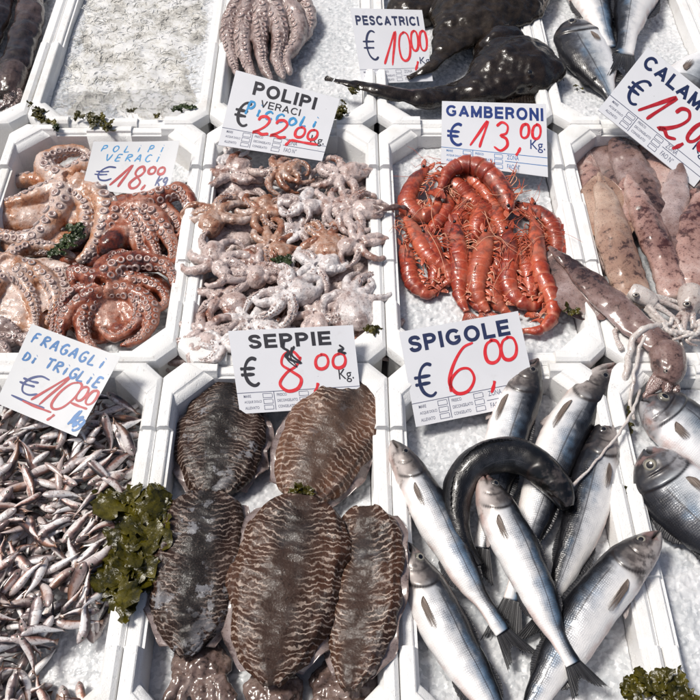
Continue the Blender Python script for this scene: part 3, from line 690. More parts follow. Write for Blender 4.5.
    def table(s, h=.2, zona=True, mat='ink_line'):
        """the printed box form along the lower edge"""
        s.lay += 1; mb = MB(); z = .00012
        def bar(x0, y0, x1, y1): mb.add([s.pt(x0, y0, z), s.pt(x1, y0, z), s.pt(x1, y1, z), s.pt(x0, y1, z)], [(0, 1, 2, 3)])
        t = .006
        bar(.0, h, 1, h + t); bar(.295, .015, .295 + t, h); bar(.60, .09, 1, .09 + t)
        for x in (.205, .50):
            for k in range(3):
                y = .02 + k * (h - .02) / 3; hh = (h - .02) / 3 * .72
                bar(x, y, x + .075, y + t * .8); bar(x, y + hh, x + .075, y + hh + t * .8); bar(x, y, x + t * .8, y + hh); bar(x + .075, y, x + .075 + t * .8, y + hh)
        mb.build('form_lines', M[mat], s.root, smooth=False)
        r = (h - .02) / 3; e = r * .48
        s.text([('ALLEVATO', .05, .03, e, .115, .01), ('ACQUE DOLCI', .05, .03 + r, e, .14, .01), ('MARE', .05, .03 + 2 * r, e, .06, .01),
                ('CONGELATO', .32, .03, e, .14, .01), ('DECONGELATO', .32, .03 + r, e, .165, .01), ('FRESCO', .32, .03 + 2 * r, e, .08, .01),
                ('FAO N°', .62, .03, .042, .12, .0), ('ZONA', .62, .03 + 2 * r - .012, .042, .11, .0)], M[mat], 'form_words')
EU = '€'
FR = (0, -.46, .89)
def signs():
    s = Sign('price_sign', [(350, 8), (422, 10), (433, 81), (362, 84)], 'white PESCATRICI price sign marked 10,00 beside the black monkfish', 'price sign', (0, -.5, .86), -.012, M['sign'])
    a = s.asp; s.table(.19)
    s.block([('PESCATRICI', .05, a - .235, .135, .88, .225)], M['ink_navy'])
    s.hand([('Q', .10, .33, .20, .40, 0, .1)], M['ink_navy'], .026, 'euro_sign'); s.text([('Kg.', .86, .22, .13, .16, 0)], M['ink_navy'], 'printed_lettering')
    s.hand([('1', .36, .25, .22, .48, .12, .2), ('0', .575, .30, .18, .42, .06, .2), ('00', .765, .44, .115, .30, .05, .12), (',', .755, .22, .1, .2, .1, .1)], M['ink_red'], .030)
    s = Sign('price_sign', [(236, 70), (340, 99), (322, 161), (218, 145)], 'tilted white POLIPI VERACI price sign with blue Piccoli and 22,00', 'price sign', (.03, -.36, .93), .008, M['sign'])
    a = s.asp; s.table(.15)
    s.block([('POLIPI', .20, a - .175, .125, .60, .225), ('VERACI', .30, a - .270, .068, .38, .15)], M['ink_black'])
    s.hand([('Q', .08, .20, .15, .21, 0, .1)], M['ink_black'], .026, 'euro_sign'); s.text([('Kg.', .84, .14, .10, .13, 0)], M['ink_black'], 'printed_lettering')
    s.hand([('P', .17, a - .36, .08, .12, .1, .1), ('i', .27, a - .36, .06, .11, .1, .1), ('cc', .35, a - .365, .10, .12, .1, .11), ('o', .58, a - .37, .10, .12, .1, .1), ('L', .70, a - .36, .07, .10, .1, .1), ('i', .80, a - .35, .07, .11, .1, .1)], M['ink_cyan'], .020)
    s.hand([('22', .28, .155, .16, .165, .15, .17), (',', .60, .12, .08, .10, .1, .1), ('00', .67, .19, .10, .105, .1, .12), ('_', .66, .15, .26, .03, .1, .1)], M['ink_red'], .024)
    s = Sign('price_sign', [(442, 101), (546, 104), (548, 177), (441, 163)], 'white GAMBERONI price sign with blue print standing over the prawns', 'price sign', (0, -.36, .93), .006, M['sign'])
    a = s.asp; s.table(.16, mat='ink_blue')
    s.block([('GAMBERONI', .04, a - .155, .115, .93, .225)], mat := M['ink_dblue'])
    s.hand([('Q', .05, .20, .15, .21, 0, .1)], mat, .026, 'euro_sign'); s.text([('Kg.', .84, .20, .11, .14, 0)], mat, 'printed_lettering')
    s.hand([('1', .27, .20, .18, .26, .15, .2), ('3', .48, .19, .16, .26, .12, .2), (',', .68, .19, .09, .12, .1, .1), ('00', .74, .32, .09, .13, .1, .11)], M['ink_red'], .024)
    s = Sign('price_sign', [(648, 47), (743, 124), (694, 187), (598, 110)], 'steeply tilted white CALAMARI price sign marked 12,00 over the squid', 'price sign', (.05, -.36, .93), .012, M['sign'])
    a = s.asp; s.table(.15)
    s.block([('CALAMARI', .05, a - .155, .12, .88, .225)], M['ink_navy'])
    s.hand([('Q', .07, .21, .16, .22, 0, .1)], M['ink_navy'], .026, 'euro_sign'); s.text([('Kg.', .80, .20, .11, .14, 0)], M['ink_navy'], 'printed_lettering')
    s.hand([('1', .26, .19, .20, .29, .15, .2), ('2', .47, .18, .18, .27, .12, .2), (',', .65, .17, .09, .14, .1, .1), ('00', .69, .26, .10, .20, .1, .115)], M['ink_dred'], .030)
    s = Sign('price_sign', [(228, 331), (353, 325), (362, 406), (240, 414)], 'stained white SEPPIE price sign marked 8,00 above the cuttlefish', 'price sign', FR, -.012, M['sign'])
    a = s.asp; s.table(.16)
    s.block([('SEPPIE', .15, a - .155, .115, .66, .225)], M['ink_black'])
    s.hand([('Q', .05, .22, .15, .22, 0, .1)], M['ink_black'], .026, 'euro_sign'); s.text([('Kg.', .84, .20, .11, .12, 0)], M['ink_black'], 'printed_lettering')
    s.hand([('8', .33, .165, .23, .31, .08, .2), (',', .60, .16, .09, .14, .05, .1), ('00', .65, .32, .12, .12, .1, .14)], M['ink_red'], .024)
    for (x, y), pts in (((.43, a - .10), [(0, 0), (-.02, -.05), (.03, -.09), (.0, -.13), (.06, -.17), (.12, -.19), (.05, -.12), (.08, -.05)]), ((.87, a - .16), [(0, 0), (.03, -.03), (-.01, -.05), (.05, -.07)])):
        mb = MB(); s.stroke(mb, [(x + p[0], y + p[1]) for p in pts], .018, .0012); s.stroke(mb, [(x + p[0] * .6 + .01, y + p[1] * 1.15) for p in pts], .010, .00125)
        mb.build('ink_stain', M['ink_black'], s.root, smooth=False)
    s = Sign('price_sign', [(399, 332), (518, 311), (538, 402), (416, 427)], 'white SPIGOLE price sign marked 6,00 above the sea bass', 'price sign', FR, -.02, M['sign'])
    a = s.asp; s.table(.18)
    s.block([('SPIGOLE', .06, a - .185, .135, .84, .225)], M['ink_navy'])
    s.hand([('Q', .05, .22, .17, .26, 0, .1)], M['ink_navy'], .026, 'euro_sign')
    s.hand([('6', .31, .20, .25, .38, .12, .2), (',', .62, .19, .1, .14, .05, .1), ('00', .64, .385, .15, .19, .1, .135)], M['ink_red'], .026)
    s = Sign('price_card', [(94, 142), (180, 141), (168, 197), (82, 189)], 'handwritten white card in blue with 18,00 in dark red on the large octopuses', 'price card', FR, -.008, M['paper'], .0008, .04)
    a = s.asp
    s.hand([('POLIPI', .10, a - .125, .07, .075, .2, .135), ('VERACI', .17, a - .235, .08, .08, .2, .115)], M['ink_cyan'], .015)
    s.hand([('€', .11, .13, .20, .17, .2, .1), ('k', .81, .12, .08, .12, .2, .1), ('g', .885, .13, .07, .11, .2, .1)], M['ink_dblue'], .020)
    s.hand([('1', .30, .07, .20, .27, .25, .2), ('8', .50, .07, .15, .25, .2, .2), (',', .65, .08, .08, .10, .1, .1), ('00', .70, .24, .09, .08, .1, .11)], M['ink_dred'], .028)
    s = Sign('price_card', [(32, 324), (121, 357), (77, 437), (-4, 403)], 'handwritten white card lettered FRAGAGLI DI TRIGLIE on the heap of tiny fish', 'price card', (0, -.36, .93), .032, M['paper'], .0008, .03)
    a = s.asp
    s.hand([('FRAGAGLI', .06, a - .20, .085, .12, .1, .108), ('DI', .05, a - .42, .085, .10, .1, .09), ('TRIGLIE', .31, a - .41, .085, .12, .1, .093)], M['ink_blue'], .024)
    s.hand([('€', .14, .22, .24, .24, .3, .1), ('_', .12, .14, .4, .1, 0, 1)], M['ink_dblue'], .024)
    s.hand([('1', .34, .17, .22, .42, .3, .2), ('0', .52, .18, .2, .38, .3, .2), (',', .58, .08, .1, .14, .1, .1), ('00', .76, .36, .105, .18, .1, .115), ('_', .75, .31, .2, .04, 0, 1), ('_', .26, .13, .35, .06, 0, 1)], M['ink_dred'], .026)
    s.hand([('k', .82, .10, .12, .17, .2, .1), ('k', .84, .12, .12, .16, .2, .1), ('g', .90, .10, .1, .14, .2, .1)], M['ink_blue'], .026)
signs()

# ------------------------------------------------------------------ fish
def fin_mesh(base, tip, nrow=8, nray=14, wav=.0012, ragged=.06, th=.0005, seed=0):
    """a fin between a base line and a tip line (same number of points), thin but with two sides"""
    q = np.random.RandomState(seed); m = nray * 4 + 1
    B = crom(base, m); Tp = crom(tip, m); T0 = Tp - B
    k = 1 - ragged * q.rand(m) - ragged * .6 * (np.abs(np.sin(np.linspace(0, nray * math.pi, m))))
    v = np.linspace(0, 1, nrow + 1)
    P = B[None] + T0[None] * (v[:, None, None] * k[None, :, None])
    n = norm(np.cross(np.gradient(P, axis=1), np.gradient(P, axis=0)))
    P = P + n * (np.sin(np.linspace(0, nray * 2 * math.pi, m))[None, :, None] * wav * np.sqrt(v)[:, None, None])
    a, b = (P + n * th).reshape(-1, 3), (P - n * th).reshape(-1, 3)
    F = grid_faces(nrow + 1, m); K = len(a); F2 = [tuple(K + i for i in f[::-1]) for f in F]
    bd = [j for j in range(m)] + [r * m + m - 1 for r in range(1, nrow + 1)] + [nrow * m + j for j in range(m - 2, -1, -1)] + [r * m for r in range(nrow - 1, 0, -1)]
    F3 = [(bd[i], bd[(i + 1) % len(bd)], K + bd[(i + 1) % len(bd)], K + bd[i]) for i in range(len(bd))]
    bc = np.stack([np.tile(np.linspace(0, 1, m), nrow + 1), np.repeat(v, m), np.zeros(K)], 1)
    return np.vstack([a, b]), F + F2 + F3, np.vstack([bc, bc])
def eye_mesh(c, nrm, ax, r, bulge=.45, asp=1.0):
    nrm = norm(np.asarray(nrm)); ax = norm(np.asarray(ax) - nrm * np.dot(nrm, ax)); by = np.cross(nrm, ax) * asp
    rr = np.linspace(0, 1, 12); ph = np.linspace(0, 2 * math.pi, 28, endpoint=False); V = [c + nrm * r * bulge]; er = [0.]
    for t in rr[1:]:
        for p in ph: V.append(c + (ax * math.cos(p) + by * math.sin(p)) * r * t + nrm * r * bulge * (math.sqrt(max(0, 1 - t * t * .98)) - (.25 if t > .9 else 0))); er.append(t)
    F = [(0, 1 + j, 1 + (j + 1) % 28) for j in range(28)]
    for i in range(10):
        for j in range(28): F.append((1 + i * 28 + j, 1 + (i + 1) * 28 + j, 1 + (i + 1) * 28 + (j + 1) % 28, 1 + i * 28 + (j + 1) % 28))
    return np.array(V), F, np.array(er)
BASS = dict(dors=[(0, .09), (.03, .30), (.10, .62), (.22, .92), (.36, 1.0), (.55, .90), (.75, .62), (.90, .37), (1, .34)],
            vent=[(0, .09), (.03, .34), (.10, .65), (.22, .90), (.40, 1.0), (.60, .88), (.78, .58), (.90, .36), (1, .34)],
            thick=[(0, .12), (.04, .38), (.12, .68), (.28, .78), (.45, .74), (.7, .5), (.9, .22), (1, .12)], eye=(.105, .36, .22), gill=.235, mouth=.085, tail=.16, fork=.45)
BREAM = dict(dors=[(0, .10), (.03, .40), (.09, .72), (.2, 1.02), (.36, 1.05), (.55, .88), (.75, .52), (.9, .24), (1, .22)],
             vent=[(0, .10), (.03, .30), (.10, .58), (.22, .82), (.40, .92), (.60, .80), (.78, .46), (.90, .24), (1, .22)],
             thick=[(0, .12), (.04, .3), (.12, .5), (.28, .56), (.45, .52), (.7, .36), (.9, .16), (1, .09)], eye=(.125, .33, .21), gill=.26, mouth=.06, tail=.2, fork=.5)
def fish(name, pts, z, half, dorsal, label, cat='fish', shape=BASS, skin='bass', roll=0.0, group=None, eye='eye', tail=True, pect=True, dfin='fin', open_=0.0, seed=0, pectm='finbrown'):
    eye = 'eyedull' if eye == 'eye' and seed in (1, 2, 3, 5, 6, 13) else eye
    """pts: photo points from snout to tail root; half: half body depth in photo pixels; dorsal +1: the back is on the viewer's right when the head is up"""
    n = 220; seg = 56
    P = pxpath(pts, z, n); L = float(np.sum(np.linalg.norm(np.diff(P, axis=0), axis=1)))
    T, N, S = frames(P, (0, 0, 1), 0)
    hw = half * mpp(*pts[len(pts) // 2]); u = np.linspace(0, 1, n)
    D = -S * dorsal                                     # towards the back
    c, s = math.cos(roll), math.sin(roll)               # roll > 0 turns the back up to the camera
    D2 = D * c + N * s; N2 = N * c - D * s
    dr, ve, tk = prof(shape['dors'], u) * hw, prof(shape['vent'], u) * hw, prof(shape['thick'], u) * hw
    V, F, uu, cc, ss, X, Z = loft(P, N2, D2, dr, ve, tk, tk, seg, 1.0, .92)
    d = cc
    # head relief: gill cover, cheek groove, mouth
    q = d
    gx = shape['gill'] - .05 * (q * 1.1) ** 2 + .012 * q
    side = np.abs(ss) ** .6
    def step(x, a, b): t = np.clip((x - a) / (b - a), 0, 1); return t * t * (3 - 2 * t)
    lift = step(uu, gx - .06, gx - .004) * (1 - step(uu, gx - .002, gx + .012)) * .06 * hw
    pre = gx - .075
    lift += -.045 * hw * np.exp(-((uu - pre) / .006) ** 2) * (np.abs(q + .1) < .62)
    mo = np.exp(-((q + uu * 3.2 - .08) / .11) ** 2) * (1 - step(uu, shape['mouth'] * .9, shape['mouth'] * 1.25))
    lift += -.09 * hw * mo
    es = shape['eye']; E2 = ((uu - es[0]) * L / (es[2] * hw)) ** 2 + ((d - es[1]) * hw * .75 / (es[2] * hw)) ** 2
    lift += .03 * hw * np.exp(-(np.sqrt(E2) - 1.15) ** 2 * 8) * (ss > 0)
    nr = N2[np.minimum((uu * (n - 1) + .5).astype(int), n - 1)] * np.sign(ss)[:, None]
    V = V + nr * (lift * side)[:, None]
    ti = np.minimum((uu * (n - 1) + .5).astype(int), n - 1)
    V = V + T[ti] * (.044 * L * np.exp(-((q - .05) / .24) ** 2) * np.clip(1 - uu / .07, 0, 1))[:, None]
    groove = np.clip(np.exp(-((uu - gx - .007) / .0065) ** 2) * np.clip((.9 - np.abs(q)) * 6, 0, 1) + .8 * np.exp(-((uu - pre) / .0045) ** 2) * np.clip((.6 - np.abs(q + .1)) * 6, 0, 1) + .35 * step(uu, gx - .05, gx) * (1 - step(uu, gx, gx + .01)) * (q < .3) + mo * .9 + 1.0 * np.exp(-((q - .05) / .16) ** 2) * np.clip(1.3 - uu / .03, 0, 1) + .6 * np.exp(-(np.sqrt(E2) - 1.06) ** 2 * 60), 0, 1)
    V = V + norm(V - P[np.minimum((uu * (n - 1) + .5).astype(int), n - 1)]) * (vnoise(V, 60, .0007, seed) + vnoise(V, 15, .0030, seed + 3, 2))[:, None]
    bc = np.stack([uu, d, X], 1)
    root = empty(name, (P[n // 2][0], P[n // 2][1], P[n // 2][2] - hw * .5), label, cat, group)
    mk('body', V, F, M[skin], root, {'bc': bc, 'groove': groove, 'len': np.full(len(V), L)})
    i = int(es[0] * (n - 1)); r = es[2] * hw
    ec = P[i] + D2[i] * dr[i] * es[1] + N2[i] * tk[i] * (1 - es[1] ** 2) ** .46 * .96
    en = N2[i] * .93 + D2[i] * .30
    e = eye_mesh(ec - norm(en) * r * .12, en, T[i], r); mk('eye', e[0], e[1], M[eye], root, {'er': e[2]})
    if tail:
        b = P[-1]; w = dr[-1] * .95; tl = shape['tail'] * L; f = shape['fork']; t = norm(T[-1] + N[-1] * (-.12))
        base = [b - T[-1] * .012 * L + D2[-1] * w, b - T[-1] * .006 * L, b - T[-1] * .012 * L - D2[-1] * w]
        wd = hw * .95
        tip = [b + t * tl + D2[-1] * wd, b + t * tl * .80 + D2[-1] * wd * .45, b + t * tl * f, b + t * tl * .78 - D2[-1] * wd * .42, b + t * tl * .95 - D2[-1] * wd * .85]
        fm = fin_mesh(base, tip, 10, 16, .0011, .10, .0005, seed); mk('tail_fin', fm[0], fm[1], M[dfin], root, {'bc': fm[2]})
    # dorsal and anal fins lying against the edges
    def edgefin(nm, u0, u1, sgn, h, lean, mat, sd):
        us = np.linspace(u0, u1, 9); ii = (us * (n - 1)).astype(int); A = D2[ii] * sgn; edge = (dr if sgn > 0 else ve)[ii][:, None] * .93
        base = P[ii] + A * edge; sh = np.sin(np.linspace(.35, math.pi * .93, 9))[:, None]
        tip = base + (A * .6 + T[ii] * lean + N2[ii] * .05) * sh * h * hw
        fm = fin_mesh(base, tip, 5, 8, .0008, .14, .0005, sd); mk(nm, fm[0], fm[1], mat, root, {'bc': fm[2]})
    edgefin('dorsal_fin', .33, .56, 1, .42, .5, M[dfin], seed + 1); edgefin('anal_fin', .62, .76, -1, .5, .6, M[dfin], seed + 2)
    edgefin('dorsal_fin', .60, .78, 1, .36, .7, M[dfin], seed + 3); edgefin('pelvic_fin', .30, .36, -1, .55, .9, M['finpale'], seed + 4)
    if pect:
        i0 = int((shape['gill'] + .035) * (n - 1)); i1 = int((shape['gill'] + .06) * (n - 1)); i2 = int((shape['gill'] + .15 + .045 * ((seed * 37) % 10) / 10) * (n - 1))
        of_ = ((seed * 53) % 10 / 10 - .5) * .26
        sf = lambda i, dd, k=1.02: sf0(i, dd + of_, k)
        sf0 = lambda i, dd, k=1.02: P[i] + D2[i] * (dr if dd > 0 else ve)[i] * dd + N2[i] * tk[i] * math.sqrt(1 - dd * dd) ** .92 * k + N2[i] * .0015
        base = [sf(i0, -.30), sf(i0 + 1, -.40), sf(i1, -.52)]
        tip = [sf(i1 + 4, -.28, 1.03), sf(i2 - 4, -.33, 1.05), sf(i2, -.42, 1.07), sf(i2 - 1, -.52, 1.08), sf(i2 - 6, -.60, 1.06), sf(i1 + 3, -.56, 1.04)]
        fm = fin_mesh(base, tip, 8, 10, .0009, .05, .0005, seed + 5); mk('pectoral_fin', fm[0], fm[1], M[pectm], root, {'bc': fm[2]})
    return root
GB = 'sea bass fanned out on the ice'
zi = -.056
fish('sea_bass', [(538, 359), (522, 393), (506, 442), (494, 498), (481, 548)], (zi + .055, zi + .035, zi + .025), 23, 1, 'silver sea bass at the top with its snout over the SPIGOLE sign', group=GB, seed=1, roll=.25)
fish('sea_bass', [(616, 365), (590, 393), (563, 438), (544, 488), (526, 545), (512, 600)], (zi + .04, zi + .035, zi + .02), 24, 1, 'silver sea bass with its snout just right of the topmost one', group=GB, seed=2, roll=.15)
fish('sea_bass', [(605, 418), (600, 455), (588, 503), (570, 558), (545, 618)], (zi + .04, zi + .035, zi + .02), 22.5, -1, 'sea bass lying belly to the right under the tentacle strand', group=GB, seed=6, roll=.2)
fish('sea_bass', [(660, 532), (630, 563), (594, 605), (561, 655), (536, 700), (520, 740)], (zi + .075, zi + .055, zi + .035, zi + .02), 27, -1, 'sea bass at the lower right with its head on the box rim', group=GB, seed=7)
fish('sea_bass', [(406, 543), (424, 588), (452, 640), (487, 698), (520, 755)], (zi + .05, zi + .035, zi + .03), 25, 1, 'big-eyed sea bass at the lower left of its box', group=GB, seed=4)
fish('sea_bass', [(392, 441), (411, 474), (438, 523), (470, 583), (503, 632)], (zi + .055, zi + .05, zi + .035), 20.5, 1, 'sea bass at the left edge with its snout pointing up', group=GB, seed=3, roll=.1)
fish('sea_bass', [(482, 473), (503, 522), (532, 580), (556, 634), (573, 664)], (zi + .075, zi + .07, zi + .06), 23, 1, 'sea bass lying uppermost in the middle of the fan', group=GB, seed=5)
fish('sea_bass', [(568, 508), (556, 484), (533, 463), (508, 455), (482, 460), (463, 478), (456, 508), (463, 540), (480, 565)], (zi + .07, zi + .085, zi + .085, zi + .06, zi + .04), 17.5, -1, 'black sea bass bent in an arch across the others', group=GB, seed=8, roll=1.15,
     skin='bassdark', eye='eyeblack', tail=False, pect=False, shape=dict(BASS, dors=[(0, .35), (.03, .55), (.1, .75), (.3, 1), (.6, .95), (.85, .6), (1, .35)], vent=[(0, .35), (.03, .55), (.1, .75), (.3, 1), (.6, .95), (.85, .6), (1, .35)], thick=[(0, .35), (.04, .6), (.12, .8), (.3, .95), (.6, .9), (.85, .55), (1, .3)]))
zh = -.040
fish('sea_bream', [(640, 402), (674, 424), (716, 456), (756, 494)], (zh + .03, zh + .02), 35, 1, 'pale sea bream at the right edge under the squid head', 'fish', BREAM, 'bream', group='sea bream in the right box', seed=11)
fish('sea_bream', [(645, 449), (680, 493), (722, 540), (765, 590)], (zh + .045, zh + .03), 38, -1, 'dark-headed sea bream at the right edge with a round eye', 'fish', BREAM, 'bream', group='sea bream in the right box', seed=12, roll=-.3)
zt = -.045
GT = 'fish in the upper right box'
fish('sea_bream', [(572, 22), (583, 45), (598, 74), (614, 104)], (zt + .03, zt + .025), 27, -1, 'blue-backed sea bream with a black head at the upper right', 'fish', BREAM, 'bream', group=GT, seed=13, tail=False)
fish('sea_bass', [(550, -72), (576, -30), (596, 14), (610, 48)], (zt + .04, zt + .035, zt + .045), 24, 1, 'pale-bellied sea bass cut by the top edge, tail towards the CALAMARI sign', 'fish', group=GT, seed=14)
fish('sea_bass', [(662, -90), (646, -40), (632, 10), (624, 54)], (zt + .035, zt + .035, zt + .05), 27, -1, 'dark-backed sea bass cut by the top edge with a black tail', 'fish', group=GT, seed=15)
fish('sea_bream', [(664, 112), (690, 84), (722, 60), (752, 40)], (zt + .03, zt + .025), 30, -1, 'silver fish half hidden behind the CALAMARI sign', 'fish', BREAM, 'bream', group=GT, seed=16)
# ------------------------------------------------------------------ octopuses
def cup(mb, c, nrm, ax, r, tall=.35, seg=14):
    """one sucker: a raised rim round a hollow"""
    nrm = norm(nrm); ax = norm(ax - nrm * np.dot(nrm, ax)); by = np.cross(nrm, ax)
    R_ = [(0, -.1, 0), (.22, -.08, .22), (.42, .10, .45), (.62, .32, .66), (.80, .40, .82), (.97, .26, 1), (1.02, -.25, 1), (.95, -.7, 1)]
    ph = np.linspace(0, 2 * math.pi, seg, endpoint=False); V = []; er = []
    for a, h, e in R_:
        for p in ph: V.append(c + (ax * math.cos(p) + by * math.sin(p)) * a * r + nrm * h * r * tall * 2); er.append(e)
    n = len(R_)
    F = [(i * seg + j, (i + 1) * seg + j, (i + 1) * seg + (j + 1) % seg, i * seg + (j + 1) % seg) for i in range(n - 1) for j in range(seg)]
    mb.add(V, F, er=np.array(er))
def octopus(name, label, arms, mantle, mat, smat, group, voxel=.0022, webs=(), seg=14, dens=1.0, ssize=.37, tone=.4, smooth=7, eyec=None, cat='octopus', two=True, fat=1.22):
    """arms: dicts with P (world path), r (radius at root), roll (turn of the sucker side off the top), suck (bool), tone"""
    q = np.random.RandomState(len(label) * 7 + int(abs(arms[0]['P'][0][0]) * 9000) % 97); mb = MB(); sk = MB(); zmin = 1e9
    for a in arms:
        n = max(26, int(a.get('n', 46))); P = crom(a['P'], n); u = np.linspace(0, 1, n)
        r = a['r'] * fat * (prof([(0, 1.12), (.15, 1.0), (.5, .78), (.8, .50), (.95, .34), (1, .18)], u)) * (1 + .06 * np.sin(u * 40 + q.rand() * 6))
        P = P + np.stack([vnoise(P, 25, .002, q.rand() * 9), vnoise(P, 25, .002, q.rand() * 9 + 20), np.zeros(n)], 1) * u[:, None]
        T, N, S = frames(P, (0, 0, 1), a.get('roll', 0.0) + (q.choice([0, 0, 0, .9, -.9]) if voxel > .002 else 0) + .5 * np.sin(u * 5 + q.rand() * 6))
        V, F, uu, cc, ss, X, Z = loft(P, N, S, r, r, r * .92, r, seg)
        mb.add(V, F, tone=np.clip(a.get('tone', tone) + .12 * np.sin(uu * 9 + q.rand() * 6) - .1 * uu, 0, 1), orl=np.clip(ss * 1.4, 0, 1))
        zmin = min(zmin, P[:, 2].min())
        if a.get('suck', True):
            s = .03 * a['r']; Lc = np.r_[0, np.cumsum(np.linalg.norm(np.diff(P, axis=0), axis=1))]; pos = a.get('s0', .012) ; side = 1
            while pos < Lc[-1] * .96:
                rr = np.interp(pos, Lc, r); g = ssize * rr * a.get('sk', 1.0) * (.75 + .25 * min(1, pos / (Lc[-1] * .25)))
                f = np.interp(pos, Lc, np.arange(n)); i = int(min(f, n - 2)); t = f - i
                p = P[i] * (1 - t) + P[i + 1] * t; nn = N[i] * (1 - t) + N[i + 1] * t; sv = S[i] * (1 - t) + S[i + 1] * t
                an = side * (.52 if two else 0) + q.randn() * .06; dr = nn * math.cos(an) + sv * math.sin(an)
                cup(sk, p + dr * rr * .93, dr + T[i] * q.randn() * .1, T[i], g * q.uniform(.72, 1.15), .34, 14 if g > .0018 else 8)
                side = -side; pos += g * (1.08 if two else 2.1) / dens
    for k, a in enumerate(arms if voxel > .002 and len(arms) > 5 else []):       # skin between neighbouring arms near the mouth
        A1, A2 = crom(a['P'], 40)[:16], crom(arms[(k + 1) % len(arms)]['P'], 40)[:16]; mid_ = (A1 + A2) / 2; gap_ = np.linalg.norm(A1 - A2, axis=1) / 2
        ok_ = gap_ < .045
        if ok_.sum() > 6: webs = list(webs) + [(mid_[ok_] - [0, 0, .004], np.maximum(gap_[ok_], .004), .0028, a.get('tone', .4) * .7)]
    for w in webs:       # webs: (path, half widths, thickness, tone)
        P = crom(w[0], 24); T, N, S = frames(P); hw = np.interp(np.linspace(0, 1, 24), np.linspace(0, 1, len(w[1])), w[1])
        rd = prof([(0, .3), (.1, .8), (.25, 1), (.75, 1), (.9, .75), (1, .2)], np.linspace(0, 1, 24)); hw = hw * rd; V, F, uu, cc, ss, X, Z = loft(P, N, S, hw, hw, w[2] * rd, w[2] * 1.3 * rd, 20)
        V = V + np.stack([np.zeros(len(V)), np.zeros(len(V)), vnoise(V, 40, .003, 3)], 1)
        V[:, 2] -= (np.abs(cc) ** 2) * .004; mb.add(V, F, tone=w[3], orl=np.clip(ss, 0, 1) * .6)
    for m in mantle:     # (centre, axes, tone)
        V, F = blob(m[0], m[1], 16, 22); V = V + (V - m[0]) * vnoise(V, 35, .12, 2)[:, None]
        mb.add(V, F, tone=m[2], orl=0.)
    V, F, A = remeshed(mb, voxel, smooth)
    nn = vnorm(V, F); V = V + nn * (vnoise(V, 90, .0012, 5, 3) + vnoise(V, 30, .0022, 2, 2))[:, None]
    c = V.mean(0)
    root = empty(name, (c[0], c[1], V[:, 2].min()), label, cat, group)
    mk('body', V, F, mat, root, A)
    if sk.n: o = sk.build('suckers', smat, root)
    if eyec is not None:
        e = eye_mesh(np.array(eyec[0]), np.array(eyec[2] if len(eyec) > 2 else (0, -.3, 1.)), np.array([1., 0, 0]), eyec[1], .6); mk('beak', e[0], e[1], M['eyeblack'], root, {'er': e[2]})
    return root
def arm(pts, r, z, roll=0.0, **kw):
    p = pts[len(pts) // 2]; zz = np.interp(np.linspace(0, 1, len(pts)), np.linspace(0, 1, len(np.atleast_1d(z))), np.atleast_1d(z).astype(float))
    return dict(P=np.array([W(a[0], a[1], h) for a, h in zip(pts, zz)]), r=r * mpp(*p), roll=roll, **kw)
def web(pts, hw, z, tone, th=.003):
    m = mpp(*pts[0]); zz = np.interp(np.linspace(0, 1, len(pts)), np.linspace(0, 1, len(np.atleast_1d(z))), np.atleast_1d(z).astype(float))
    return ([W(a[0], a[1], h) for a, h in zip(pts, zz)], [h * m for h in hw], th, tone)
def mant(px, py, z, ax, ay, az, rot, tone):
    m = mpp(px, py); c, s = math.cos(rot), math.sin(rot)
    return (W(px, py, z), ((c * ax * m, s * ax * m, 0), (-s * ay * m, c * ay * m, 0), (0, 0, az * m)), tone)
OA = 'large octopuses in the left box'
z0 = -.066
# back left octopus, oral side up
octopus('octopus', 'large octopus with pale orange arms at the back of its box', [
    arm([(67, 186), (45, 192), (20, 202), (0, 205), (-24, 200)], 9, (z0 + .045, z0 + .032), .3, tone=.42),
    arm([(66, 182), (50, 174), (44, 164), (58, 154), (80, 150), (92, 158)], 10, (z0 + .04, z0 + .04, z0 + .03), .9, tone=.35),
    arm([(66, 190), (60, 208), (50, 224), (34, 238), (12, 238), (-14, 228)], 11, (z0 + .045, z0 + .04, z0 + .035), -.2, tone=.3, sk=1.15),
    arm([(74, 190), (86, 205), (86, 226), (73, 242), (52, 250), (28, 254)], 9, (z0 + .045, z0 + .035, z0 + .03), .5, tone=.4),
    arm([(76, 186), (97, 196), (107, 212), (102, 232), (90, 252), (76, 262)], 13, (z0 + .042, z0 + .04, z0 + .03), -.1, tone=.45, sk=1.1),
    arm([(70, 180), (88, 166), (104, 160), (126, 168), (140, 184)], 10, (z0 + .04, z0 + .03), .3, tone=.5),
    arm([(64, 188), (35, 180), (10, 182), (-20, 178)], 8, (z0 + .03, z0 + .015), .6, tone=.55)],
    [mant(70, 188, z0 + .026, 24, 22, 14, 0, .35), mant(18, 216, z0 + .014, 42, 20, 13, 0, .2), mant(46, 244, z0 + .010, 46, 16, 13, .1, .5), mant(96, 176, z0 + .012, 36, 20, 12, .1, .55)], M['octopale'], M['sucker'], OA,
    webs=[web([(66, 188), (40, 206), (8, 216)], [8, 17, 15], (z0 + .036, z0 + .025), .05), web([(70, 190), (74, 212), (70, 230)], [6, 14, 10], (z0 + .034, z0 + .022), .45)], eyec=(W(67, 184, z0 + .062), .0035))
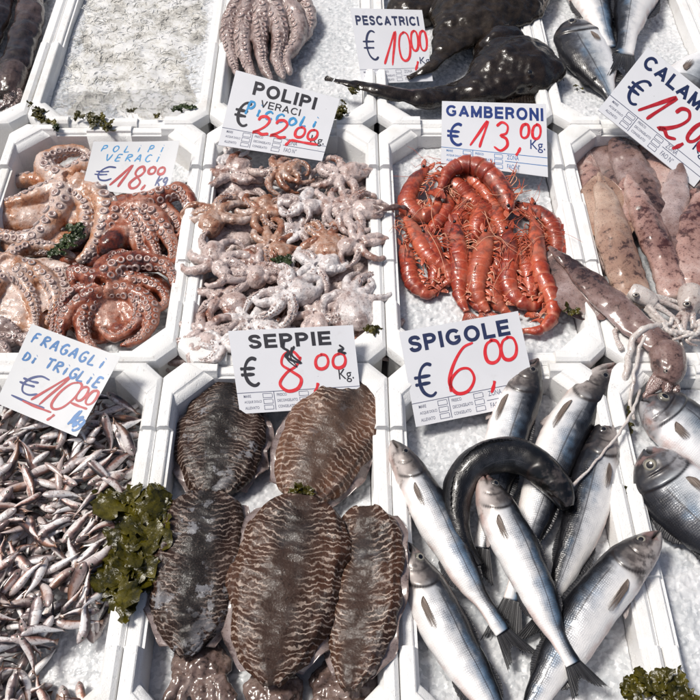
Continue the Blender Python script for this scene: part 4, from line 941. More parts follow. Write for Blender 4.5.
octopus('octopus', 'large red-brown octopus with one arm curled at the right rim', [
    arm([(128, 206), (150, 202), (168, 194), (182, 192), (191, 206), (188, 224), (178, 236)], 9.5, (z0 + .045, z0 + .05, z0 + .045), .6, tone=.75),
    arm([(140, 208), (156, 218), (166, 232), (172, 248), (172, 262)], 10, (z0 + .05, z0 + .045, z0 + .03), .2, tone=.5),
    arm([(134, 208), (146, 224), (152, 242), (160, 262)], 9, (z0 + .05, z0 + .035), -.1, tone=.55),
    arm([(128, 208), (136, 228), (140, 252)], 9, (z0 + .05, z0 + .035), -.2, tone=.55),
    arm([(120, 208), (112, 224), (100, 240), (92, 258)], 10, (z0 + .045, z0 + .03), 0, tone=.5), arm([(128, 214), (134, 240), (150, 254), (170, 262), (184, 258)], 8, (z0 + .03, z0 + .028), .1, tone=.6), arm([(138, 206), (160, 208), (172, 216), (182, 234), (180, 254)], 8, (z0 + .035, z0 + .028), .3, tone=.7)],
    [mant(124, 212, z0 + .025, 24, 20, 16, 0, .5), mant(114, 244, z0 + .034, 13, 20, 14, -.5, .85), mant(150, 236, z0 + .014, 30, 26, 12, .2, .7), mant(90, 262, z0 + .010, 30, 12, 12, 0, .6)], M['octored'], M['suckerred'], OA,
    webs=[web([(122, 210), (121, 226), (118, 238)], [10, 13, 8], (z0 + .056, z0 + .05), .3)])
octopus('octopus', 'large pale octopus with a bluish web, left of the reddest octopus', [
    arm([(12, 268), (26, 284), (34, 306), (36, 332)], 8.5, (z0 + .055, z0 + .04, z0 + .03), .1, tone=.5),
    arm([(16, 266), (36, 272), (52, 284), (56, 304), (46, 326)], 9, (z0 + .055, z0 + .045, z0 + .03), .1, tone=.55),
    arm([(8, 272), (-4, 288), (-12, 312), (-10, 334)], 8, (z0 + .05, z0 + .03), 0, tone=.4),
    arm([(6, 264), (-10, 258), (-30, 262)], 8, (z0 + .045, z0 + .03), 0, tone=.4),
    arm([(10, 262), (20, 250), (40, 246), (60, 250), (76, 258)], 7.5, (z0 + .048, z0 + .03), .4, tone=.35),
    arm([(40, 276), (60, 276), (66, 296), (60, 318), (50, 338), (40, 350)], 8, (z0 + .038, z0 + .025), 0, tone=.45)],
    [mant(14, 272, z0 + .03, 20, 16, 14, 0, .15), mant(22, 306, z0 + .010, 58, 40, 12, 0, .4)], M['octopale'], M['sucker'], OA,
    webs=[web([(14, 266), (40, 262), (74, 267)], [5, 10, 3], (z0 + .056, z0 + .052), .0, .002), web([(12, 270), (14, 292), (18, 318)], [6, 17, 16], (z0 + .048, z0 + .03), .0, .002), web([(20, 270), (40, 292), (44, 312)], [4, 9, 8], (z0 + .048, z0 + .036), .05, .002)], eyec=(W(11, 266, z0 + .068), .003))
octopus('octopus', 'reddest large octopus lying mouth up with a pinkish web', [
    arm([(104, 285), (118, 268), (140, 262), (162, 266), (174, 278), (174, 290)], 11, (z0 + .055, z0 + .055, z0 + .045), -.55, tone=.8),
    arm([(100, 283), (86, 276), (74, 270), (72, 284)], 8.5, (z0 + .055, z0 + .05), .3, tone=.8),
    arm([(100, 290), (84, 302), (68, 316), (60, 336), (66, 352)], 9, (z0 + .05, z0 + .04), .35, tone=.7),
    arm([(108, 290), (128, 292), (148, 302), (152, 320), (140, 338), (120, 346)], 9, (z0 + .05, z0 + .045, z0 + .035), .3, tone=.65),
    arm([(102, 292), (86, 312), (82, 332), (94, 350), (112, 358)], 8.5, (z0 + .045, z0 + .035), -.3, tone=.6),
    arm([(108, 284), (130, 280), (150, 284), (166, 298), (158, 312)], 8, (z0 + .05, z0 + .04), .2, tone=.7),
    arm([(108, 288), (136, 300), (138, 322), (116, 338), (98, 328)], 7.5, (z0 + .046, z0 + .036), .4, tone=.6), arm([(100, 286), (78, 292), (62, 306), (54, 326), (50, 346)], 7.5, (z0 + .04, z0 + .03), .2, tone=.8),
    arm([(98, 280), (106, 262), (122, 254), (136, 256)], 8, (z0 + .05, z0 + .045), .2, tone=.75)],
    [mant(106, 290, z0 + .03, 22, 18, 14, 0, .75), mant(122, 330, z0 + .032, 15, 9, 9, .1, .45), mant(110, 318, z0 + .010, 48, 32, 14, 0, .8), mant(146, 290, z0 + .014, 26, 22, 12, 0, .8)], M['octored'], M['suckerred'], OA,
    webs=[web([(106, 288), (104, 308), (112, 326)], [9, 15, 16], (z0 + .05, z0 + .034), .35, .0025), web([(108, 288), (130, 308), (136, 326)], [5, 10, 10], (z0 + .046, z0 + .036), .4, .0025)], eyec=(W(104, 284, z0 + .071), .003))
octopus('octopus', 'grey octopus arms bunched beside the handwritten FRAGAGLI card', [
    arm([(-20, 330), (0, 324), (16, 334), (24, 348)], 8, (z0 + .04, z0 + .03), 0, tone=.4), arm([(-20, 345), (-2, 344), (8, 356), (2, 366)], 7, (z0 + .035, z0 + .04), 0, tone=.4),
    arm([(-16, 338), (6, 340), (30, 338), (50, 346)], 7, (z0 + .03, z0 + .03), .3, tone=.5)],
    [mant(-18, 338, z0 + .02, 22, 18, 14, 0, .4)], M['octogrey'], M['sucker'], OA)
zq = -.045
octopus('octopus', 'curled grey octopus on bare ice above the POLIPI VERACI sign', [
    arm([(262, -6), (240, 6), (229, 26), (230, 52), (238, 76)], 9, (zq + .05, zq + .04), -.3, tone=.45),
    arm([(262, -6), (248, 12), (243, 36), (246, 60), (256, 84)], 9, (zq + .058, zq + .045), 0, tone=.4),
    arm([(264, -6), (262, 18), (260, 44), (264, 66), (272, 80)], 9, (zq + .06, zq + .045), 0, tone=.4),
    arm([(266, -6), (276, 14), (280, 38), (276, 60), (284, 78)], 9.5, (zq + .06, zq + .045), .2, tone=.35),
    arm([(268, -6), (288, 6), (298, 24), (296, 44), (286, 58), (290, 74)], 9.5, (zq + .055, zq + .04), .4, tone=.3),
    arm([(272, -8), (294, -4), (308, 12), (308, 30), (298, 46)], 9, (zq + .045, zq + .03), .7, tone=.25)],
    [mant(266, -22, zq + .03, 34, 28, 22, 0, .4)], M['octogrey'], M['sucker'], 'octopuses in the back row')
# ------------------------------------------------------------------ small octopuses
def small_octopus(px, py, label, tone, seed, size=1.0, z=-.022, down=None, bag=None, mat='octosmall'):
    q = np.random.RandomState(seed); c = W(px, py, z); arms = []; a0 = q.rand() * 6.28
    for k in range(8):
        an = a0 + k * .785 + q.randn() * .14; L = (.066 + .022 * q.rand()) * size; r = (.0088 + .0016 * q.rand()) * size
        cur = q.choice([-1, 1]) * q.uniform(38, 85) / size; curl = q.uniform(.4, 1.2)
        p = c + np.array([math.cos(an), math.sin(an), 0]) * .007 * size; P = [p.copy()]; h = an; m = 14
        for j in range(m):
            t = j / m; h += cur * (t ** curl) * L / m; p = p + np.array([math.cos(h), math.sin(h), 0]) * L / m
            zz = z + size * (.005 * math.sin(t * 3.2 + q.rand() * .4) - .021 * t ** 1.2) + q.randn() * .0008 + (k % 4) * .005 * t
            P.append(np.array([p[0], p[1], max(zz, -.058)]))
        arms.append(dict(P=np.array(P), r=r, roll=q.randn() * .8, tone=np.clip(tone + q.randn() * .20, 0, 1), suck=q.rand() < .5, n=34, s0=.010, sk=.8))
    if down is None: down = q.rand() * 6.28
    m_ = []
    if bag != 0:
        b = bag or 1.0; d = np.array([math.cos(down), math.sin(down), 0])
        m_.append((c + d * .022 * size + np.array([0, 0, -.004]), (d * .026 * size * b, np.array([-d[1], d[0], 0]) * .020 * size * b, np.array([0, 0, .019 * size])), max(0, tone - .12)))
    m_.append((c + np.array([0, 0, -.003]), ((.011 * size, 0, 0), (0, .011 * size, 0), (0, 0, .007 * size)), tone))
    octopus('small_octopus', label, arms, m_, M[mat], M['sucker'], 'small octopuses packed in the box', voxel=.0014, seg=10, ssize=.34, smooth=5, tone=tone, fat=1.0, eyec=(c + np.array([0, 0, .0052 * size]), .0014 * size))
SO = [(232, 174, 'small grey octopus at the back left corner of its box', .22, 1.0), (279, 172, 'small orange octopus with arms spread, under the POLIPI sign', .62, .9), (341, 176, 'small grey octopus with coiled arms at the back right corner', .2, 1.05),
      (231, 157, 'pale lump of a small octopus touching the POLIPI sign', .1, .6), (352, 209, 'small silvery octopus coiled round a pale eye-like centre', .12, 1.0), (216, 214, 'small orange-brown octopus by the left wall of its box', .6, 1.0), (264, 212, 'small dark red octopus in the middle of the second row', .72, .95),
      (302, 204, 'small octopus half orange and half white', .45, .85), (325, 240, 'small octopus showing a smooth red-brown bag', .7, 1.0), (272, 246, 'small bright orange octopus beside the dark seaweed', .78, 1.0), (217, 262, 'small pale star-shaped octopus by the left wall', .12, 1.05),
      (318, 268, 'small cream octopus with a looped arm', .2, 1.0), (222, 299, 'small pinkish octopus with a hollow centre', .24, 1.05), (288, 292, 'small cream octopus with thick folded arms', .2, 1.1), (204, 334, 'small white octopus over the left corner of the box rim', .1, .95),
      (252, 324, 'pale small octopus touching the SEPPIE sign', .12, 1.0), (358, 244, 'small grey octopus with arms along the right wall', .16, .85), (352, 298, 'small peach octopus by the right wall, near the seaweed', .42, 1.1), (316, 316, 'silvery small octopus just over the number on the SEPPIE sign', .06, .9), (222, 346, 'lowest small octopus, pinkish, beside the SEPPIE sign', .25, .7), (256, 268, 'grey small octopus between the pale star and the seaweed', .2, .85), (300, 232, 'dark small octopus wedged in the middle of the heap', .5, .8), (334, 205, 'small octopus squeezed under the silvery coiled one', .3, .75)]
for k, (x, y, lb, t, sz) in enumerate(SO):
    small_octopus(x, y, lb, min(.62, t * .72 + .13), 40 + k, sz * 1.16, -.014 + .009 * ((k * 5) % 3), bag={8: 1.4, 17: 1.5, 5: 1.2}.get(k), down={8: -1.2, 17: -1.4, 5: -1.9}.get(k), mat='octoorange' if t >= .6 else ('octowhite' if k % 2 else 'octosmall'))
UN = [(244, 192), (304, 190), (366, 186), (240, 234), (290, 216), (344, 226), (206, 238), (248, 286), (298, 258), (340, 284), (366, 268), (206, 300), (262, 306), (314, 296), (330, 332), (368, 326), (240, 350), (196, 352), (366, 206), (210, 186), (236, 322), (282, 326), (342, 258)]
for k, (x, y) in enumerate(UN): small_octopus(x, y, 'small grey-pink octopus wedged low between the others', .15 + .5 * ((k * 7) % 10) / 10 * (k % 3 == 0), 140 + k, 1.08, -.038, mat='octosmall' if k % 3 == 0 else 'octogrey')  # low layer mostly in darker skin, shade of the gaps put into its colour
tb = MB()
P = pxpath([(356, 208), (372, 206), (388, 209), (402, 207), (412, 212)], (-.02, .012, .014, .004, -.02), 50); V, F = tube(P, np.linspace(.006, .004, 50) * (1 + .2 * np.sin(np.linspace(0, 40, 50))), 10); tb.add(V, F, tone=.6, orl=.3)
P = pxpath([(360, 212), (376, 213), (394, 205), (404, 209)], (-.02, .012, .016, .002), 40); V, F = tube(P, np.linspace(.004, .0025, 40), 8); tb.add(V, F, tone=.5, orl=.3)
V, F, A = remeshed(tb, .0012, 4); o = mk('small_octopus', V, F, M['octogrey'], None, A); tag(o, 'dark grey small octopus stretching over the rim towards the prawns', 'octopus')

# ------------------------------------------------------------------ prawns
GP = 'red prawns piled on the ice'
def prawn(pts, z, half, dorsal, label, seed, head=.40, roll=0.0, legs=True, ant=2, fan=True):
    """pts from the eyes to the tail; dorsal as for fish"""
    q = np.random.RandomState(seed); n = 120; seg = 22
    P = pxpath(pts, z, n); L = float(np.sum(np.linalg.norm(np.diff(P, axis=0), axis=1))); u = np.linspace(0, 1, n)
    T, N, S = frames(P); D = -S * dorsal; c, s = math.cos(roll), math.sin(roll); D2 = D * c + N * s; N2 = N * c - D * s
    hw = half * .93 * mpp(*pts[len(pts) // 2])
    e = prof([(0, .34), (.05, .55), (.15, .82), (.3, .95), (.42, .98), (.6, .92), (.8, .66), (.95, .42), (1, .30)], u)
    ab = np.clip((u - head) / (1 - head), 0, 1); segp = (ab * 6.0) % 1
    e = e * (1 + np.where(u > head, .24 * (1 - segp) ** .7 - .12, 0)) * (1 - .10 * np.exp(-((u - head) / .012) ** 2))
    V, F, uu, cc, ss, X, Z = loft(P, N2, D2, e * hw, e * hw * np.where(u < head, .9, .86), e * hw * .82, e * hw * .82, seg)
    band = np.repeat(np.where(u > head, np.clip((segp - .72) / .2, 0, 1) * (segp < .97), .0), seg)
    band = np.maximum(band, np.clip(-cc - .55, 0, 1) * .8 * (uu > head))
    V = V + vnorm(V, F) * (vnoise(V, 120, .0009, seed) + vnoise(V, 40, .0018, seed))[:, None]
    root = empty('prawn', (P[n // 2][0], P[n // 2][1], P[n // 2][2] - hw), label, 'prawn', GP)
    k = int(head * (n - 1)) * seg
    i = int(head * (n - 1))
    fa = [f for f in F if max(f) < (i + 1) * seg or (len(f) > 4 and f[0] < seg)]; fb = [f for f in F if min(f) >= i * seg]
    bc = np.stack([uu, np.clip(cc * .5 + .5, 0, 1), band], 1)
    Va = V[:(i + 1) * seg]; mk('carapace', Va, [f for f in fa if max(f) < len(Va)], M['prawn'], root, {'bc': bc[:len(Va)]})
    mk('abdomen', V[i * seg:], [tuple(j - i * seg for j in f) for f in fb], M['prawn'], root, {'bc': bc[i * seg:]})
    # rostrum
    r0 = P[0] + D2[0] * hw * .25; r1 = r0 - T[0] * .11 * L + D2[0] * hw * .35
    V1, F1 = tube(crom([P[6] + D2[6] * hw * .5, r0, r1], 16), np.linspace(.0022, .0004, 16), 8); mk('rostrum', V1, F1, M['prawn'], root, {'bc': np.zeros((len(V1), 3)) + [0, .8, .2]})
    for sg in (1,):
        ec = P[4] + D2[4] * hw * .22 + N2[4] * hw * .44
        V1, F1 = blob(ec, np.eye(3) * .0036, 8, 12); mk('eye', V1, F1, M['eyeblack'], root)
    if legs:
        for j in range(16):
            f = .10 + .026 * j if j < 10 else head + .06 + (j - 10) * .085; i = int(f * (n - 1)); b = P[i] - D2[i] * hw * e[i] * .8 + N2[i] * hw * .3
            ln = (.036 + .016 * q.rand()) * (1 if j < 10 else .42); d1 = -D2[i] * q.uniform(.5, 1) + T[i] * q.uniform(-.5, .9) + N2[i] * q.uniform(.1, .6); d2 = -D2[i] * q.uniform(-.3, .6) + T[i] * q.uniform(.2, 1.2) - N2[i] * q.uniform(-.1, .4)
            V1, F1 = tube(crom([b, b + d1 * ln * .5, b + d1 * ln * .6 + d2 * ln * .7], 14), np.linspace(.0015 if j < 10 else .0021, .0006, 14), 6)
            mk('leg', V1, F1, M['prawnpale'] if q.rand() < .35 else M['prawnleg'], root)
    for j in range(5):      # swimming paddles under the tail
        f = head + .05 + j * .10; i = int(f * (n - 1)); b = P[i] - D2[i] * hw * e[i] * .75 + N2[i] * hw * .25; t_ = b - D2[i] * hw * .75 + T[i] * hw * .7
        V1, F1 = loft(crom([b, (b + t_) / 2 + N2[i] * .002, t_], 9), *[np.tile(x, (9, 1)) for x in (N2[i], T[i])], np.sin(np.linspace(.4, 2.9, 9)) * hw * .30, np.sin(np.linspace(.4, 2.9, 9)) * hw * .30, .0008, .0008, 8)[:2]
        mk('paddle', V1, F1, M['prawn'], root, {'bc': np.tile([.6, .1, .35], (len(V1), 1))})
    for a_ in (-.25, .35):   # leaf-shaped scales beside the rostrum
        b = P[3] + D2[3] * hw * a_; t_ = b - T[0] * .10 * L + D2[0] * hw * a_ * .8 + N2[0] * hw * .3
        V1, F1 = loft(crom([b, (b + t_) / 2, t_], 9), *[np.tile(x, (9, 1)) for x in (N2[2], D2[2])], np.sin(np.linspace(.5, 3.0, 9)) * hw * .28, np.sin(np.linspace(.5, 3.0, 9)) * hw * .28, .0007, .0007, 8)[:2]
        mk('antennal_scale', V1, F1, M['prawn'], root, {'bc': np.tile([.6, .3, .2], (len(V1), 1))})
    for j in range(ant):
        a = P[1] + N2[1] * hw * .2; h = -T[1] * q.uniform(.5, 1) + S[1] * q.uniform(-.9, .9) + N2[1] * .25
        pts3 = [a]; p = a.copy(); v = norm(h) * .018
        for m in range(5): v = v + q.randn(3) * .007; v[2] = v[2] * .6 - .0012; p = p + v; pts3.append(p.copy())
        V1, F1 = tube(crom(pts3, 36), np.linspace(.0008, .00025, 36), 5); mk('antenna', V1, F1, M['prawnleg'], root)
    if fan:
        b = P[-1]; w = hw * .3
        for a in (-.5, 0, .5):
            t = norm(T[-1] + D2[-1] * a * .9); base = [b + D2[-1] * w * .4 + D2[-1] * a * w, b + D2[-1] * a * w, b - D2[-1] * w * .4 + D2[-1] * a * w]
            tl = .115 * L; tip = [x + t * tl * (.85 if j != 1 else 1) + D2[-1] * (1 - j) * w * .8 for j, x in enumerate(base)]
            fm = fin_mesh(base, tip, 5, 4, .0006, .05, .0004, seed); V1 = fm[0]; mk('tail_fan', V1, fm[1], M['prawn'], root, {'bc': np.tile([0, .35, .1], (len(V1), 1))})
    return root
zc = -.045
prawn([(427, 168), (414, 186), (408, 204), (420, 216), (435, 210), (438, 198)], (zc + .03, zc + .022, zc + .026), 11.5, -1, 'tightly curled prawn at the upper left of the pile', 1, .42)
prawn([(450, 192), (448, 206), (438, 222), (426, 234), (418, 240)], (zc + .018, zc + .014), 9.5, 1, 'prawn lying under the tightly curled one', 2, .3, legs=False, ant=1)
prawn([(482, 204), (478, 222), (474, 236), (463, 240)], (zc + .025, zc + .02), 12, 1, 'dark red prawn in the hollow of the pile', 3, .5)
prawn([(406, 218), (418, 240), (430, 258), (444, 268), (449, 280), (440, 286)], (zc + .03, zc + .03, zc + .02), 11, 1, 'long-headed prawn slanting across the left of the pile', 5, .52)
prawn([(404, 244), (408, 262), (413, 282), (426, 294), (438, 290)], (zc + .022, zc + .016), 10.5, -1, 'leftmost prawn with its tail fan on the ice', 6, .4)
prawn([(500, 234), (496, 256), (500, 275), (494, 296)], (zc + .025, zc + .02), 10.5, 1, 'prawn half hidden behind the pale-legged one', 9, .45, legs=False)
prawn([(456, 222), (458, 244), (460, 270), (460, 295), (467, 312)], (zc + .034, zc + .03, zc + .02), 11.5, -1, 'straight prawn in the middle pointing down', 7, .42)
prawn([(488, 232), (484, 252), (478, 276), (479, 297), (488, 312)], (zc + .04, zc + .034, zc + .022), 13, -1, 'prawn with pale upright legs in the front middle', 8, .42)
prawn([(514, 206), (536, 214), (554, 228), (562, 244), (560, 256)], (zc + .022, zc + .02), 12, 1, 'prawn arching at the right edge of the pile', 12, .4)
prawn([(508, 228), (510, 254), (508, 280), (516, 298), (532, 306), (542, 302)], (zc + .034, zc + .028, zc + .02), 12, -1, 'prawn curving to the right in the front', 10, .42)
prawn([(534, 218), (536, 246), (540, 272), (550, 296), (552, 316), (541, 329), (524, 331)], (zc + .04, zc + .034, zc + .022), 11.5, 1, 'longest prawn hooked round at the lower right', 11, .40)
prawn([(511, 212), (504, 192), (490, 174), (470, 164), (450, 170), (440, 188)], (zc + .045, zc + .05, zc + .045), 12, 1, 'topmost prawn arched under the GAMBERONI sign', 4, .42)
EX = [([(470, 194), (462, 214), (452, 236), (450, 262)], -1), ([(492, 196), (498, 218), (506, 244), (510, 268)], 1), ([(438, 178), (452, 184), (466, 196), (474, 214)], 1), ([(424, 232), (432, 248), (436, 268), (432, 286)], -1), ([(470, 248), (468, 274), (472, 296), (482, 312)], -1),
      ([(496, 262), (492, 284), (498, 304), (510, 314)], -1), ([(520, 240), (526, 264), (530, 288), (532, 310)], 1), ([(530, 206), (548, 222), (556, 242), (556, 264)], 1), ([(458, 170), (472, 180), (486, 194), (496, 214)], 1), ([(462, 184), (470, 200), (488, 214), (500, 230)], 1)]
for k, (p_, s_) in enumerate(EX): prawn(p_, (zc + .018 + .005 * (k % 4), zc + .018), 12, s_, 'red prawn half buried among the others of the pile', 60 + k, .42, ant=2)
q = np.random.RandomState(5)
for k in range(16):   # loose feelers lying over the heap
    x, y = q.uniform(425, 540), q.uniform(190, 260); a = q.uniform(0, 6.28); p = [(x, y)]
    for j in range(4): a += q.randn() * .45; x += math.cos(a) * 13; y += math.sin(a) * 13; p.append((x, y))
    V, F = tube(pxpath(p, (zc + .05, zc + .058, zc + .05), 26), np.linspace(.0010, .0004, 26), 5); o = mk('prawn_feeler', V, F, M['prawnpale' if k % 3 else 'prawnleg']); tag(o, 'thin loose prawn feeler lying on the red pile', 'prawn feeler', 'loose prawn feelers')
# ------------------------------------------------------------------ squid
def squid(name, pts, z, half, label, mat, tone=.4, fins=.5, head=None, seed=0, group='squid in the right box', flat=.62, finw=1.5, finside=(1, -1), arms=()):
    """pts from the pointed tip to the collar"""
    n = 80; seg = 32; P = pxpath(pts, z, n); u = np.linspace(0, 1, n); L = float(np.sum(np.linalg.norm(np.diff(P, axis=0), axis=1)))
    T, N, S = frames(P); hw = half * mpp(*pts[len(pts) // 2])
    e = prof([(0, .06), (.05, .25), (.2, .62), (.45, .95), (.7, 1.0), (.95, .92), (1, .70)], u) * hw
    V, F, uu, cc, ss, X, Z = loft(P, N, S, e, e, e * flat, e * flat, seg)
    nz = vnoise(V, 40, .0030, seed, 3) + vnoise(V, 16, .0055, seed + 5, 2) + vnoise(np.stack([uu * L * .25, X * 1.6, Z * 1.6 + seed], 1), 60, .0026, seed, 3); V = V + vnorm(V, F) * nz[:, None]
    root = empty(name, (P[n // 2][0], P[n // 2][1], P[n // 2][2] - hw * flat), label, 'squid', group)
    tn = np.clip(tone + .28 * ss - .12 + .25 * np.sin(uu * 7 + seed), 0, 1)
    mk('mantle', V, F, M[mat], root, {'tone': tn, 'bc': np.stack([uu * L, X, Z], 1)})
    if fins:
        for sg in finside:
            i0, i1 = 2, int(fins * n); ii = np.linspace(i0, i1, 9).astype(int); w = np.sin(np.linspace(.1, math.pi * .97, 9)) ** .8 * hw * finw
            base = P[ii] + S[ii] * sg * e[ii][:, None] * .75 - N[ii] * e[ii][:, None] * .25; tip = base + S[ii] * sg * w[:, None] - N[ii] * (w * (.30 + .22 * np.sin(np.linspace(0, 9, 9) + seed)))[:, None]
            fm = fin_mesh(base, tip, 8, 3, .0015, .02, .0009, seed); m = len(fm[0]); mk('fin', fm[0], fm[1], M[mat], root, {'tone': np.clip(tone + .25 * np.sin(fm[2][:, 0] * 9), 0, 1), 'bc': np.stack([fm[2][:, 0] * .05, fm[2][:, 1] * .03, np.zeros(m)], 1)})
    return root
def head_and_arms(root, hpts, z, half, arms, mat, eyes, tone=.3, seed=0, suck=True):
    """head: path of two or more points; arms: (points, radius px, z)"""
    q = np.random.RandomState(seed); mb = MB(); P = pxpath(hpts, z, 24); u = np.linspace(0, 1, 24); T, N, S = frames(P); m = mpp(*hpts[0])
    e = prof([(0, .75), (.2, 1), (.6, .95), (1, .55)], u) * half * m
    V, F, uu, cc, ss, X, Z = loft(P, N, S, e, e, e * .85, e * .85, 20); mb.add(V, F, tone=tone, bc=V)
    for ap, ar, az in arms:
        A = pxpath(ap, az, 40); r = np.linspace(1, .28, 40) * ar * m; V, F = tube(A, r, 9); mb.add(V, F, tone=np.clip(tone + q.randn() * .1, 0, 1), bc=V)
    V, F, A = remeshed(mb, .0013, 4); V = V + vnorm(V, F) * vnoise(V, 80, .0008, seed)[:, None]
    h = mk('head', V, F, M[mat], root, A)
    sk = MB()
    for ap, ar, az in arms:
        if not suck: break
        A = pxpath(ap, az, 44); r = np.linspace(1, .28, 44) * ar * m; T2, N2, S2 = frames(A)
        for i in range(8, 42, 2): cup(sk, A[i] + norm(N2[i] + S2[i] * (.4 if i % 4 else -.4)) * r[i] * .9, N2[i] + S2[i] * (.4 if i % 4 else -.4), T2[i], r[i] * .36, .3, 7)
    if sk.n: sk.build('suckers', M['sucker'], h)
    for (x, y, zz, r, nx, ny) in eyes:
        ev = eye_mesh(W(x, y, zz), np.array([nx, ny, 1.]), np.array([1., .2, 0]), r * m, .30, .74); mk('eye', ev[0], ev[1], M['eyesquid'], h, {'er': ev[2]})
zd = -.058
squid('squid', [(611, 122), (628, 160), (645, 195), (656, 225)], (zd + .03, zd + .03), 20, 'mauve squid poking out under the CALAMARI sign', 'squidmauve', .55, .6, seed=1)
squid('squid', [(684, 150), (677, 180), (671, 220), (672, 262), (674, 290)], (zd + .045, zd + .035, zd + .03), 18, 'grey-violet squid with its tip touching the CALAMARI sign', 'squidmauve', .25, .45, seed=2, finw=1.0)
squid('squid', [(640, 140), (660, 172), (668, 200), (672, 230)], (zd + .02, zd + .02), 22, 'pinkish squid mostly hidden behind the tan one', 'squidpink', .4, .5, seed=7)
s1 = squid('squid', [(599, 172), (605, 198), (615, 238), (626, 275), (634, 306)], (zd + .055, zd + .055, zd + .05), 18.5, 'tan squid with a black smudge at the left of its box', 'squidtan', .3, .5, seed=3, finw=1.1)
s2 = squid('squid', [(626, 174), (642, 212), (660, 252), (676, 300)], (zd + .052, zd + .05), 16, 'pink squid blotched with dark red beside the tan one', 'squidpink', .5, .45, seed=4, finw=1.0)
s5 = squid('squid', [(712, 186), (700, 214), (692, 252), (690, 292)], (zd + .05, zd + .045), 20, 'pinkish squid cut by the right edge', 'squidpink', .5, .4, seed=5)
head_and_arms(s1, [(630, 290), (646, 298), (656, 304)], (zd + .072, zd + .068), 10, [([(650, 298), (668, 304), (684, 312), (694, 322)], 4.2, (zd + .068, zd + .06)), ([(650, 302), (666, 312), (678, 322), (674, 328)], 4, (zd + .068, zd + .06)),
    ([(648, 306), (660, 318), (672, 326), (684, 324)], 3.6, (zd + .066, zd + .055)), ([(648, 296), (664, 298), (678, 302), (690, 300)], 3.6, (zd + .07, zd + .06)), ([(646, 308), (654, 318), (668, 330)], 3.4, (zd + .06, zd + .055))], 'squidwhite', [(636, 295, zd + .0855, 3.3, -.2, -.4)], .2, 3)
head_and_arms(s5, [(692, 288), (690, 302), (688, 312)], (zd + .07, zd + .066), 13, [([(690, 308), (684, 326), (688, 342), (698, 346)], 4.2, (zd + .066, zd + .05)), ([(692, 310), (694, 328), (702, 340)], 4.2, (zd + .066, zd + .05)), ([(686, 308), (676, 322), (672, 338), (680, 350)], 4, (zd + .06, zd + .05)), ([(688, 310), (680, 334), (684, 352)], 3.6, (zd + .055, zd + .045))], 'squidwhite', [(687, 304, zd + .0875, 4, -.2, -.4)], .5, 5)
s6 = squid('squid', [(549, 247), (577, 270), (606, 297), (634, 322), (662, 345), (672, 352)], (-.005, .016, .020, .012), 17, 'brown squid stretched over the rims with its tip among the prawns', 'squidmauve', .5, .62, seed=6, flat=.42, finw=2.0, finside=(1,))
head_and_arms(s6, [(664, 346), (668, 360), (668, 374), (664, 382)], (.014, .012, .006), 18, [([(662, 376), (655, 388), (645, 396), (650, 402)], 6, (.006, -.01)), ([(668, 380), (666, 394), (656, 402), (644, 400)], 6, (.006, -.01)), ([(672, 378), (676, 392), (668, 404), (656, 408)], 5.5, (.004, -.014)), ([(658, 374), (650, 384), (646, 394)], 5, (.006, -.006))],
    'squidmauve', [(667, 371, .0272, 3.6, 0, -.5)], .55, 6)
squid('squid', [(655, 168), (672, 200), (684, 240), (690, 275)], (zd + .03, zd + .03), 17, 'dark purple-brown squid wedged between the pink ones', 'squidmauve', .8, .5, seed=17, finw=1.0)
squid('squid', [(590, 150), (592, 190), (604, 230), (618, 270)], (zd + .018, zd + .02), 20, 'pale squid mostly covered by the tan one at the left wall', 'squidpink', .2, .6, seed=18, finw=1.1)
squid('squid', [(722, 150), (712, 190), (708, 235), (712, 280)], (zd + .03, zd + .03), 20, 'brown squid at the far right of its box', 'squidmauve', .6, .5, seed=19)
# white tentacles draped over the rims
def tentacle(pts, z, r0, r1, label, suck=0, club=0, group=None):
    n = 90; P = pxpath(pts, z, n); m = mpp(*pts[0]); u = np.linspace(0, 1, n); r = .74 * (r0 + (r1 - r0) * u + club * np.exp(-((u - .93) / .07) ** 2)) * m * (1 + .08 * np.sin(u * 60))
    P = P + np.stack([vnoise(P, 45, .004, r0), vnoise(P, 45, .004, r0 + 7), np.zeros(n)], 1) * np.sin(u * math.pi)[:, None]; V, F = tube(P, r, 10); root = mk('squid_tentacle', V, F, M['squidwhite'], None, {'tone': np.repeat(.15 + .1 * np.sin(u * 20), 10), 'bc': V})
    tag(root, label, 'tentacle', group)
    if suck:
        sk = MB(); T, N, S = frames(P)
        for i in range(n - suck, n - 2, 2): dr = norm(N[i] + S[i] * (.7 if i % 4 else -.7)); cup(sk, P[i] + dr * r[i] * .9, dr, T[i], r[i] * .5, .4, 8)
        sk.build('suckers', M['sucker'], root)
    return root
GT2 = 'white tentacles over the box rim'
tentacle([(640, 316), (626, 322), (616, 330), (617, 340), (622, 350)], (-.002, .012, .012, .010), 4, 2.6, 'short white tentacle end with suckers on the foam rim', 40, 1.2, GT2)
tentacle([(660, 326), (644, 329), (634, 338), (630, 352), (626, 370), (623, 388), (626, 402)], (.018, .03, .022, .014, .012, -.006, -.02), 5, 4, 'broad white tentacle hanging down over the rim towards the fish', 0, 0, GT2)
tentacle([(662, 330), (650, 333), (641, 344), (637, 360), (633, 380), (630, 400), (634, 420)], (.016, .026, .02, .014, .012, -.006, -.022), 3, 2.2, 'thin white tentacle beside the broad one', 0, 0, GT2)
tentacle([(640, 390), (634, 408), (620, 432), (604, 452), (586, 472), (569, 490)], (-.012, .006, .012, .013, .012, .006), 2.2, 1.5, 'long white tentacle strand lying across two sea bass', 24, .8)
q = np.random.RandomState(12)
